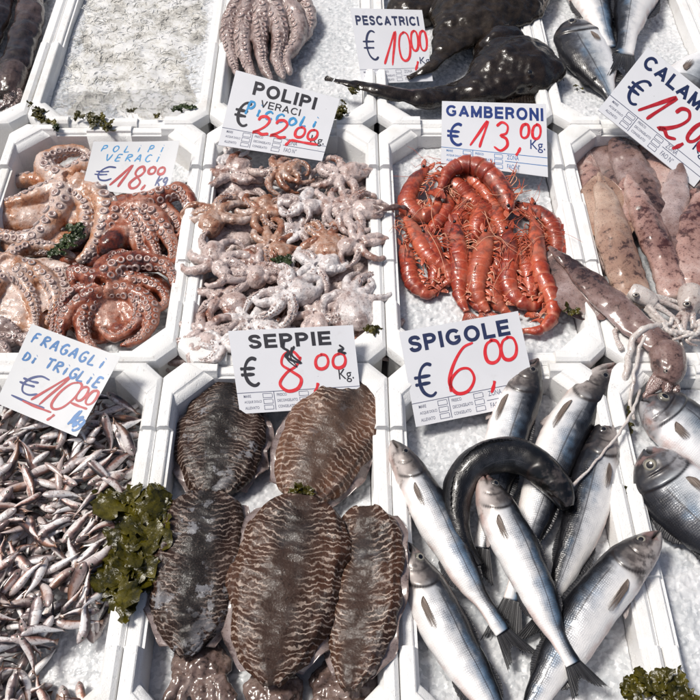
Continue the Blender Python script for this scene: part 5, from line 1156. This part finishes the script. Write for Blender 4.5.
for k in range(9):      # limp loose arms in a heap under the heads
    x, y = q.uniform(646, 704), q.uniform(308, 330); a = q.uniform(.4, 2.4); p = [(x, y)]
    for j in range(4): a += q.randn() * .6; x += math.cos(a) * 10; y += abs(math.sin(a)) * 8 - 1; p.append((x, min(y, 352)))
    tentacle(p, (zd + .062, zd + .064, zd + .052), q.uniform(3.4, 5), 1.6, 'thin pale squid arm tangled in the heap under the squid heads', 30, 0, 'loose squid arms in the right box')
# dark squid in the top left box
zl = -.045
a = squid('squid', [(30, -32), (31, -8), (28, 22), (20, 52), (14, 72)], (zl + .04, zl + .035), 15, 'dark brown squid at the upper left corner', 'squidbrown', .6, .35, seed=8, group='dark squid in the corner box', finw=.8)
head_and_arms(a, [(15, 66), (10, 84), (6, 96)], (zl + .035, zl + .03), 15, [([(10, 92), (4, 106), (-6, 112)], 5, (zl + .03, zl + .015)), ([(4, 92), (-6, 100), (-14, 110)], 5, (zl + .03, zl + .015)), ([(16, 88), (20, 98), (12, 108), (2, 112)], 5, (zl + .03, zl + .02)), ([(14, 90), (10, 104), (-2, 104)], 5, (zl + .034, zl + .02))], 'squidbrown', [(6, 88, zl + .056, 4, -.2, -.4)], .45, 8)
squid('squid', [(10, -34), (4, -10), (-6, 20), (-16, 52)], (zl + .04, zl + .035), 15, 'dark brown squid cut by the left edge', 'squidbrown', .6, .35, seed=9, group='dark squid in the corner box', finw=.8)

# ------------------------------------------------------------------ cuttlefish
GC = 'cuttlefish laid out on the ice'
def cuttlefish(pts, z, half, label, mat, seed, slime=0.0, th=.30, tilt=0.0, prf=None):
    n = 110; seg = 64; P = pxpath(pts, z, n); u = np.linspace(0, 1, n); T, N, S = frames(P, (0, 0, 1), tilt); hw = half * mpp(*pts[len(pts) // 2])
    q = np.random.RandomState(seed)
    e = prof(prf or [(0, .12), (.04, .34), (.12, .60), (.28, .86), (.5, 1), (.74, .97), (.90, .80), (.97, .56), (1, .3)], u) * hw
    e1 = e * (1 + .035 * np.sin(u * 13 + seed) + .02 * np.sin(u * 31 + seed)); e2 = e * (1 + .035 * np.sin(u * 11 + 2 * seed) + .02 * np.sin(u * 27)); h = np.sqrt(np.clip(e / hw, 0, 1)) * hw * th
    V, F, uu, cc, ss, X, Z = loft(P, N, S, e1, e2, h, h * .7, seg, .9, 1.0)
    d = X / np.repeat(np.maximum(e, 1e-5), seg); L = float(np.sum(np.linalg.norm(np.diff(P, axis=0), axis=1)))
    up = (ss > 0)
    V = V + vnorm(V, F) * (vnoise(V, 24, .0065, seed, 4) + vnoise(V, 130, .0011, seed + 3, 2) * up + .0035 * np.exp(-((np.abs(d) - .78) / .05) ** 2) * -1)[:, None]
    root = empty('cuttlefish', (P[n // 2][0], P[n // 2][1], P[n // 2][2] - hw * th * .7), label, 'cuttlefish', GC)
    A = {'bc': np.stack([uu, d, np.full(len(V), L)], 1), 'slime': np.clip(slime * (vnoise(V, 18, 1.6, seed + 9, 2) + .35), 0, 1)}
    mk('mantle', V, F, M[mat], root, A)
    for sg in (1, -1):      # the frilled fin along each side
        ii = np.linspace(6, n - 8, 22).astype(int); ed = (e1 if sg > 0 else e2)[ii][:, None]
        base = P[ii] + S[ii] * sg * ed * .93 - N[ii] * h[ii][:, None] * .15; w = hw * .20 * (1 + .3 * np.sin(np.linspace(0, 17, 22) + seed))[:, None]
        tip = base + S[ii] * sg * w - N[ii] * w * (.35 + .5 * np.sin(np.linspace(0, 25, 22) + seed * 2))[:, None]
        fm = fin_mesh(base, tip, 5, 12, .0008, .03, .0009, seed); m = len(fm[0])
        mk('fin', fm[0], fm[1], M['cuttlefin'], root, {'tone': .35 + .3 * fm[2][:, 1], 'bc': np.stack([fm[2][:, 0] * .2, fm[2][:, 1] * .02, np.zeros(m)], 1)})
    return root
M['cuttlefin'] = mat_squid('cuttlefish_fin_skin', (.42, .37, .35), (.24, .19, .18), (.11, .08, .07), (.05, .03, .03))
M['cuttlehead'] = mat_squid('cuttlefish_head_skin', (.36, .29, .26), (.15, .10, .085), (.045, .028, .022), (.018, .011, .009))
zf = -.066
cuttlefish([(232, 382), (226, 410), (220, 445), (217, 474), (215, 498)], (zf + .035, zf + .028), 46, 'dark cuttlefish at the back left of its box', 'cuttledark', 1, .8, prf=[(0, .14), (.05, .40), (.15, .70), (.32, .93), (.5, 1.0), (.68, .95), (.84, .76), (.95, .48), (1, .2)])
cuttlefish([(374, 374), (356, 398), (328, 440), (308, 478), (295, 504)], (zf + .055, zf + .045, zf + .03), 47, 'tan striped cuttlefish whose tip overlaps the SEPPIE sign', 'cuttletan', 2, .15, tilt=-.1, prf=[(0, .14), (.05, .40), (.15, .70), (.32, .93), (.5, 1.0), (.68, .95), (.84, .76), (.95, .48), (1, .2)])
cuttlefish([(350, 688), (356, 650), (363, 600), (367, 548), (367, 508)], (zf + .068, zf + .070), 39, 'brown cuttlefish against the right wall of its box', 'cuttle', 5, .2, tilt=-.28)
cuttlefish([(187, 656), (190, 622), (196, 580), (203, 530), (208, 492)], (zf + .05, zf + .066), 47, 'ink-stained cuttlefish against the left wall with whitish patches', 'cuttledark', 3, 1.0, tilt=.1)
cuttlefish([(271, 682), (275, 642), (284, 596), (296, 540), (304, 500)], (zf + .062, zf + .078), 58, 'largest cuttlefish with the clearest zebra stripes, front middle', 'cuttle', 4, .05)
def cuttle_head(px, py, half, label, seed, eyes):
    q = np.random.RandomState(seed); mb = MB(); m = mpp(px, py); z = zf + .018
    for k in range(7):      # slack folds of the head
        a, rr = q.uniform(0, 6.28), q.uniform(.1, .75); s_ = q.uniform(.45, .8)
        V, F = blob(W(px + math.cos(a) * half * rr, py - 8 + math.sin(a) * half * rr * .7, z + q.uniform(-.004, .008)), ((half * s_ * m, 0, 0), (q.uniform(-.2, .2) * half * m, half * s_ * .8 * m, 0), (0, 0, half * .38 * m)), 16, 22); mb.add(V, F, tone=.35 + .4 * q.rand(), bc=V)
    V, F = blob(W(px, py - 6, z - .002), ((half * 1.05 * m, 0, 0), (0, half * m, 0), (0, 0, half * .42 * m)), 22, 30); mb.add(V, F, tone=.5, bc=V)
    for k in range(8):
        x = px + (k - 3.5) / 3.5 * half * 1.1; pts = [(px + (x - px) * .6, py + half * .3), (x + q.randn() * 3, py + half * .8), (x + q.randn() * 7, py + half * 1.3), (x + q.randn() * 12, py + half * 1.8)]
        V, F = tube(pxpath(pts, (z + .008, z + .006 + .006 * q.rand(), z), 26), np.linspace(1, .45, 26) * half * .25 * m, 10); mb.add(V, F, tone=.3 + .4 * q.rand(), bc=V)
    V, F, A = remeshed(mb, .002, 4); V = V + vnorm(V, F) * (vnoise(V, 45, .005, seed, 3) + vnoise(V, 130, .0014, seed, 2))[:, None]
    root = empty('cuttlefish', W(px, py, zf), label, 'cuttlefish', 'cuttlefish showing only their heads'); mk('head', V, F, M['cuttlehead'], root, A)
    for sx in ():
        e = eye_mesh(W(px + sx * half * .8, py - 3, z + .008) + np.array([sx * .004, -.002, half * .36 * m]), np.array([sx * .5, -.4, 1.]), np.array([1., 0, 0]), half * .2 * m, .4); mk('eye', e[0], e[1], M['eyeblack'], root, {'er': e[2]})
cuttle_head(200, 670, 29, 'brown cuttlefish head at the bottom left of its box', 1, (1,)); cuttle_head(274, 698, 30, 'cuttlefish head showing just under the largest cuttlefish', 2, (-1, 1)); cuttle_head(342, 692, 30, 'pale-topped cuttlefish head at the bottom right of its box', 3, (-1,))

# ------------------------------------------------------------------ monkfish
def monkfish(pts, z, tab, label, mat, flat, seed, extra=()):
    n = 120; seg = 44; P = pxpath(pts, z, n); u = np.linspace(0, 1, n); T, N, S = frames(P); m = mpp(*pts[1]); e = prof(tab, u) * m
    V, F, uu, cc, ss, X, Z = loft(P, N, S, e, e, e * flat, e * flat * .8, seg); mb = MB(); mb.add(V, F)
    for (x, y, zz, ax, ay, az, rot) in extra: b = mant(x, y, zz, ax, ay, az, rot, 0); V, F = blob(b[0], b[1], 16, 22); mb.add(V, F)
    V, F, A = remeshed(mb, .0022, 5); nn = vnorm(V, F); V = V + nn * (vnoise(V, 15, .009, seed, 3) + vnoise(V, 50, .0010, seed, 2))[:, None]
    root = empty('monkfish', (P[n // 3][0], P[n // 3][1], V[:, 2].min()), label, 'monkfish', 'monkfish in the back row'); mk('body', V, F, M[mat], root)
    return root, P, T, N, S, e
zm = -.045
r, P, T, N, S, e = monkfish([(520, -44), (500, -14), (474, 14), (450, 42), (430, 66), (408, 78)], (zm + .04, zm + .04, zm + .055, zm + .045), [(0, 30), (.12, 50), (.35, 56), (.55, 40), (.7, 20), (.85, 8), (1, 3.5)], 'brown-backed monkfish behind the glossy one, cut by the top edge', 'monkbrown', .42, 3, [(420, 10, zm + .02, 36, 26, 20, 0.2)])
r, P, T, N, S, e = monkfish([(546, 58), (530, 64), (508, 72), (478, 86), (446, 96), (412, 98), (372, 89), (333, 80)], (zm + .03, zm + .045, zm + .045, zm + .03, .012, .016), [(0, 16), (.05, 34), (.16, 42), (.28, 34), (.42, 19), (.6, 12), (.8, 7), (.93, 5.5), (1, 4)], 'glossy black monkfish with a wide head and its tail over the rim', 'monk', .55, 4, [(500, 48, zm + .03, 30, 20, 22, .5), (528, 84, zm + .02, 20, 16, 14, 0)])
m = mpp(500, 70); q_ = np.random.RandomState(2); fl = MB()
for k in range(46):      # ragged skin tags round the head and flanks
    i = q_.randint(4, 70); sg = q_.choice([-1, 1]); b = P[i] + S[i] * sg * e[i] * .95 - N[i] * e[i] * .1; t_ = b + S[i] * sg * q_.uniform(.004, .011) + T[i] * q_.uniform(-.006, .01) - N[i] * .003
    V, F = tube(crom([b - S[i] * sg * .004, (b + t_) / 2 + [0, 0, .001], t_], 7), np.linspace(.0024, .0006, 7), 6); fl.add(V, F)
fl.build('skin_fringe', M['monk'], r)
for (x, y, sd) in ((506, 99, 1), (524, 96, 2)):
    b = [W(x - 8, y - 6, zm + .035), W(x, y - 4, zm + .038), W(x + 8, y - 6, zm + .035)]; t = [W(x - 12, y + 10, zm + .03), W(x, y + 12, zm + .032), W(x + 12, y + 8, zm + .03)]
    f = fin_mesh(b, t, 6, 7, .0015, .08, .0008, sd); mk('pectoral_fin', f[0], f[1], M['monk'], r, {'bc': f[2]})
for (x, y) in ((521, 50), (530, 72)):
    e_ = eye_mesh(W(x, y, zm + .088), np.array([.2, -.3, 1]), np.array([1., 0, 0]), .006, .5); mk('eye', e_[0], e_[1], M['eyeblack'], r, {'er': e_[2]})
c = crom([W(538, 44, zm + .07), W(545, 60, zm + .06), W(541, 78, zm + .06), W(528, 92, zm + .055)], 30); V, F = tube(c, np.sin(np.linspace(.2, 2.9, 30)) * .007, 10); mk('lower_jaw', V, F, M['monk'], r)
b = P[-1]; f = fin_mesh([b + S[-1] * .006, b, b - S[-1] * .006], [b + T[-1] * .02 + S[-1] * .011, b + T[-1] * .022, b + T[-1] * .018 - S[-1] * .009], 6, 6, .001, .08, .0007, 4); mk('tail_fin', f[0], f[1], M['monk'], r, {'bc': f[2]})

# ------------------------------------------------------------------ heap of tiny fish
def fry_mesh(seed):
    q = np.random.RandomState(seed); n = 26; seg = 12; L = .074; u = np.linspace(0, 1, n); b = q.uniform(-.007, .007); b2 = q.uniform(-.003, .003)
    P = np.stack([u * L - L / 2, b * np.sin(u * math.pi) + b2 * np.sin(u * 2 * math.pi), .0025 * q.randn() * (u - .5) ** 2 * 4], 1); T, N, S = frames(P)
    w = prof([(0, .18), (.04, .5), (.14, .88), (.3, 1), (.5, .85), (.72, .48), (.86, .24), (.89, .24), (.95, .5), (1, .62)], u) * .0082 * q.uniform(.85, 1.15); t = prof([(0, .15), (.05, .5), (.2, .8), (.4, .75), (.7, .4), (.87, .14), (.92, .06), (1, .03)], u) * .0076
    V, F, uu, cc, ss, X, Z = loft(P, N, S, w, w, t, t, seg)
    fork = (uu > .93) * (1 - np.abs(cc)) * .010; V[:, 0] -= fork
    me = bpy.data.meshes.new('body'); me.from_pydata(V.tolist(), [], F); me.polygons.foreach_set('use_smooth', [True] * len(me.polygons))
    at = me.attributes.new('bc', 'FLOAT_VECTOR', 'POINT'); at.data.foreach_set('vector', np.stack([uu, cc, ss], 1).astype(np.float32).ravel()); me.materials.append(M['fry'])
    i = 3; ev = [eye_mesh(P[i] + S[i] * w[i] * .25 + N[i] * t[i] * sg * .86, np.array([0, 0, sg * 1.]), np.array([1., 0, 0]), .0026, .5) for sg in (1, -1)]
    m2 = bpy.data.meshes.new('eye'); k = len(ev[0][0]); m2.from_pydata(np.vstack([ev[0][0], ev[1][0]]).tolist(), [], ev[0][1] + [tuple(j + k for j in f) for f in ev[1][1]]); m2.polygons.foreach_set('use_smooth', [True] * len(m2.polygons))
    a2 = m2.attributes.new('er', 'FLOAT', 'POINT'); a2.data.foreach_set('value', np.r_[ev[0][2], ev[1][2]].astype(np.float32)); m2.materials.append(M['eye'])
    return me, m2, w, t, L, V, F, np.stack([uu, cc, ss], 1)
FM = [fry_mesh(s) for s in range(14)]
def fry_heap():
    x0, x1, y0, y1, iz = BOX['E']; x0 += .03; x1 -= .03; y0 += .03; y1 -= .04; st = .003
    nx, ny = int((x1 - x0) / st) + 1, int((y1 - y0) / st) + 1
    gx = x0 + np.arange(nx) * st; gy = y0 + np.arange(ny) * st; X, Y = np.meshgrid(gx, gy, indexing='ij'); H = np.full((nx, ny), iz + .006)
    q = np.random.RandomState(3); mass = MB(); count = 0; tried = 0
    hole = W(78, 668, iz)
    vis0 = W(-30, 400, iz); ymin = W(0, 735, iz)[1]
    NB, NT = 400, 296
    while count < NB + NT and tried < 6000:
        tried += 1
        v = q.randint(len(FM)); me, m2, w, t, L, V0, F0, bc = FM[v]; sc = q.uniform(.76, 1.12)
        if count >= NB + 250 and q.rand() < .5: sc *= 1.1
        x, y = q.uniform(max(x0, vis0[0]) + .012, x1 - .012), q.uniform(max(y0, ymin), y1 - .03); a = q.uniform(0, 2 * math.pi)
        if q.rand() < .55: a = q.normal(.5, .5) + (math.pi if q.rand() < .5 else 0)
        if math.hypot(x - hole[0], (y - hole[1]) * .9) < .047: continue
        d = np.array([math.cos(a), math.sin(a)]); e1 = np.array([x, y]) + d * L * sc / 2; e2 = np.array([x, y]) - d * L * sc / 2
        out = max(x0 - min(e1[0], e2[0]), max(e1[0], e2[0]) - x1, 0); 
        if out > .012 or max(e1[1], e2[1]) > y1 + .005: continue
        roll = q.randn() * .45; us = np.linspace(-.42, .42, 9) * L * sc
        hs = []
        for s in us:
            i = int((x + d[0] * s - x0) / st); j = int((y + d[1] * s - y0) / st); i = min(max(i, 1), nx - 2); j = min(max(j, 1), ny - 2); hs.append(H[i - 1:i + 2, j - 1:j + 2].max())
        hs = np.array(hs); k = np.polyfit(us, hs, 1); sl = float(np.clip(k[0], -.5, .5)); z = float(np.percentile(hs - sl * us, 72)) + .0036 * sc
        if z > -.006 + .012 * (1 - abs(y - (y0 + y1) / 2) / (y1 - y0)): continue
        Rm = Matrix.Rotation(a, 4, 'Z') @ Matrix.Rotation(-math.atan(sl), 4, 'Y') @ Matrix.Rotation(roll, 4, 'X') @ Matrix.Scale(sc, 4)
        if q.rand() < .5: Rm = Rm @ Matrix.Rotation(math.pi, 4, 'X')
        # the heap grows under the fish
        wm = .0075 * sc; I = slice(max(0, int((min(e1[0], e2[0]) - .01 - x0) / st)), int((max(e1[0], e2[0]) + .01 - x0) / st) + 2); J = slice(max(0, int((min(e1[1], e2[1]) - .01 - y0) / st)), int((max(e1[1], e2[1]) + .01 - y0) / st) + 2)
        dx, dy = X[I, J] - x, Y[I, J] - y; al = dx * d[0] + dy * d[1]; ac = -dx * d[1] + dy * d[0]; uu = np.clip(al / (L * sc) + .5, 0, 1)
        prof_w = np.interp(uu, [0, .15, .35, .7, .9, 1], [.3, .9, 1, .5, .25, .4]); inside = (np.abs(al) < L * sc / 2) & (np.abs(ac) < wm * prof_w)
        top = z + sl * al + .0052 * sc * np.interp(uu, [0, .2, .4, .7, .9, 1], [.3, 1, 1, .5, .15, .05]) * np.sqrt(np.clip(1 - (ac / (wm * prof_w + 1e-6)) ** 2, 0, 1)); H[I, J] = np.where(inside, np.maximum(H[I, J], top), H[I, J])
        if count < NB:
            Mx = np.array(Rm.to_3x3()); mass.add(V0 @ Mx.T + [x, y, z], F0, bc=bc)
        else:
            root = bpy.data.objects.new('small_fish', me); COL.objects.link(root); root.location = (x, y, z); root.rotation_euler = Rm.to_euler(); root.scale = (sc, sc, sc)
            tag(root, 'tiny silvery pink fish in the heap under the handwritten FRAGAGLI card', 'small fish', 'tiny fish heaped in the left box')
            e = bpy.data.objects.new('eye', m2); COL.objects.link(e); e.parent = root
        count += 1
    o = mass.build('small_fish_heap', M['fry']); tag(o, 'lower layer of the heap of tiny silvery pink fish', 'fish heap', None, 'stuff')
    print('fry', count, tried)
fry_heap()

# ------------------------------------------------------------------ whitebait under its film
def whitebait():
    x0, x1, y0, y1, iz = BOX['T2']; q = np.random.RandomState(8); mb = MB(); ey = MB(); k = 0
    c1 = W(128, 30, iz); c0 = W(130, 78, iz)
    while k < 3000:
        x, y = q.uniform(x0 + .045, x1 - .05), q.uniform(y0 + .075, y1); d0 = math.hypot((x - c0[0]) / .055, (y - c0[1]) / .05)
        if d0 < 1 and q.rand() < .8: continue
        if q.rand() < .9 * max(0, math.sin(x * 61 + 1.2 * math.sin(y * 45)) * math.sin(y * 52 + x * 20)): continue
        k += 1; a = q.uniform(0, 6.28); L = q.uniform(.018, .034); b = q.randn() * .6; z = iz + .0085 + float(mnoise.fractal(Vector((x * 16 + 7.3, y * 16 + 3.1, 1.7)), 1.0, 2.0, 3)) * .007 + .0012 * q.rand()
        t = np.linspace(-.5, .5, 8); h = a + b * t * 2; P = np.stack([x + L * t * np.cos(h), y + L * t * np.sin(h), z + .002 * np.sin(t * 5 + q.rand() * 6)], 1)
        V, F = tube(P, np.array([.6, 1, 1.1, 1, .9, .75, .5, .2]) * .00085, 6); mb.add(V, F)
        if q.rand() < .5: V, F = blob(P[0] + [0, 0, .0009], np.eye(3) * .00075, 4, 6); ey.add(V, F)
    gx = np.arange(x0 + .034, x1 - .036, .0022); gy = np.arange(y0 + .034, y1 - .004, .0022); X, Y = np.meshgrid(gx, gy, indexing='ij'); Pm = np.stack([X, Y, X * 0], -1).reshape(-1, 3)
    ed = np.minimum(np.minimum(X - gx[0], gx[-1] - X), np.minimum(Y - gy[0], .2)).ravel(); Pm[:, 2] = iz - .010 + .019 * (1 - np.exp(-ed / .018)) + vnoise(Pm, 16, .007, 1, 3) + vnoise(Pm, 110, .0007, 4, 3)
    ok = ((np.abs(Pm[:, 0] - (x0 + x1) / 2) - ((x1 - x0) / 2 - .034)) + (np.abs(Pm[:, 1] - (y0 + y1) / 2) - ((y1 - y0) / 2 - .034))) < -.028
    mb.add(Pm, [f for f in grid_faces(len(gx), len(gy)) if all(ok[i] for i in f)])
    o = mb.build('whitebait', M['bait']); tag(o, 'mass of tiny translucent whitebait', 'whitebait', None, 'stuff'); ey.build('eyes', M['eyeblack'], o)
whitebait()
def film(key, corners, label, seed, zs):
    """a crumpled sheet of clear plastic over four photo points"""
    n = 46; c = [W(*p, z) for p, z in zip(corners, zs)]; a = np.linspace(0, 1, n); U, Vv = np.meshgrid(a, a, indexing='ij')
    P = ((c[0] * 1)[None, None] * ((1 - U) * (1 - Vv))[..., None] + c[1] * (U * (1 - Vv))[..., None] + c[2] * (U * Vv)[..., None] + c[3] * ((1 - U) * Vv)[..., None]).reshape(-1, 3)
    P = P + np.stack([vnoise(P, 30, .006, seed), vnoise(P, 30, .006, seed + 1), np.abs(vnoise(P, 38, .014, seed + 2, 3))], 1)
    o = mk('plastic_film', P, grid_faces(n, n), M['film']); tag(o, label, 'plastic film')
film('T2', [(44, 92), (190, 88), (200, 112), (30, 116)], 'crumpled clear film along the near edge of the whitebait', 2, (-.022, -.022, -.012, -.012))
film('E', [(96, 398), (140, 385), (146, 424), (102, 440)], 'crumpled clear film in the back corner behind the tiny fish', 5, (-.05, -.012, -.012, -.045))

# ------------------------------------------------------------------ seaweed
def weed(pts, z, half, label, seed, mat='weed', n=26, leaf=.016, lift=.010):
    """ruffled fronds scattered along a line of photo points"""
    q = np.random.RandomState(seed); C = pxpath(pts, z, 60); m = mpp(*pts[0]); mb = MB()
    for k in range(n):
        c = C[q.randint(60)] + np.array([q.randn() * half * m * .55, q.randn() * half * m * .55, abs(q.randn()) * lift * .6]); a = q.uniform(0, 6.28); L = leaf * q.uniform(.6, 1.6); w = L * q.uniform(.22, .7)
        d = np.array([math.cos(a), math.sin(a), q.randn() * .25]); s = np.array([-math.sin(a), math.cos(a), q.randn() * .3]); M_, N_ = 18, 11
        U, Vv = np.meshgrid(np.linspace(-1, 1, M_), np.linspace(-1, 1, N_), indexing='ij'); ww = np.sqrt(np.clip(1 - U ** 2 * .9, .04, 1)) * (1 + .22 * np.sin(U * 9 + k) + .15 * np.sin(U * 17 + 2 * k))
        P = c + d * (U * L)[..., None] + s * (Vv * ww * w)[..., None]; P[..., 2] += .16 * w * np.abs(Vv) * np.sin(U * 7 + q.rand() * 6) + lift * .15 * np.cos(U * 2.6) ; P = P.reshape(-1, 3)
        P = P + np.stack([vnoise(P, 110, .004, k), vnoise(P, 110, .004, k + 40), vnoise(P, 150, .0034, k + 80, 3)], 1); F = grid_faces(M_, N_); K = len(P)
        mb.add(np.vstack([P, P - [0, 0, .0006]]), F + [tuple(K + i for i in f[::-1]) for f in F])
    o = mb.build('seaweed', M[mat]); tag(o, label, 'seaweed', 'scraps of seaweed')
weed([(30, 104), (42, 114), (52, 124)], .008, 4, 'green seaweed scrap at the foam corner left of the whitebait', 1, n=16, leaf=.010, lift=.005); weed([(54, 126), (58, 127)], .008, 2, 'dark tip of seaweed right of the green corner scrap', 2, 'weeddark', 5, .008, .004)
weed([(76, 116), (92, 119), (104, 122), (114, 130)], .008, 4, 'longest green seaweed strip on the rim below the whitebait', 3, n=22, leaf=.010, lift=.005); weed([(126, 111), (134, 111)], .006, 1.5, 'very small seaweed scrap right of the longest strip', 4, n=5, leaf=.006, lift=.003); weed([(174, 110), (184, 107), (193, 110)], .008, 3, 'dark green seaweed scrap left of the POLIPI sign', 5, 'weeddark', 12, .009, .005); weed([(155, 116), (160, 116)], .006, 1, 'lone green crumb of seaweed between two rim scraps', 6, n=3, leaf=.005, lift=.003)
weed([(358, 82), (353, 95), (345, 104), (336, 118)], (.012, .012, .01, .008), 4, 'green seaweed strand hanging from the monkfish tail', 7, n=20, leaf=.010, lift=.005)
weed([(78, 226), (70, 238), (62, 248), (52, 256)], (-.012, -.012), 6, 'dark green seaweed tuft on the large octopuses', 8, 'weeddark', 24, .012, .006)
weed([(276, 252), (282, 268), (296, 278)], (-.01, -.01), 6, 'black-green seaweed across the small octopuses', 9, 'weeddark', 18, .013, .006); weed([(362, 288), (366, 296)], -.012, 6, 'dark seaweed piece by the right wall of the small octopuses', 10, 'weeddark', 12, .012, .006); weed([(371, 332), (378, 326)], .006, 3, 'olive seaweed scrap at the right foam corner by SEPPIE', 11, n=8, leaf=.009, lift=.004)
weed([(566, 306), (574, 312)], .004, 3, 'small green seaweed scrap on the brown squid fin', 12, n=8, leaf=.007, lift=.004); weed([(298, 492), (308, 494)], -.012, 5, 'small green tuft between the two back cuttlefish', 13, n=14, leaf=.010, lift=.006)
weed([(112, 502), (140, 505), (160, 500), (150, 530), (138, 560), (128, 590), (116, 580), (134, 530)], (-.004, .006, .012, .004, .0, -.004), 13, 'large olive seaweed sheet over the tiny fish and the rim', 14, n=85, leaf=.030, lift=.0035)
weed([(628, 412), (626, 428), (618, 438)], (-.012, -.02), 4, 'olive seaweed behind the hanging tentacles', 15, n=10, leaf=.010, lift=.005); weed([(636, 478), (632, 500)], -.012, 4, 'olive seaweed sliver beside the sea bass and the rim', 16, n=8, leaf=.011, lift=.005)
weed([(628, 690), (650, 685), (672, 688), (690, 694)], .006, 7, 'dark green seaweed clump at the bottom right corner', 17, n=34, leaf=.014, lift=.008); weed([(575, 86), (578, 90)], -.03, 2, 'tiny green seaweed under the blue-backed bream', 18, n=4, leaf=.007, lift=.004)
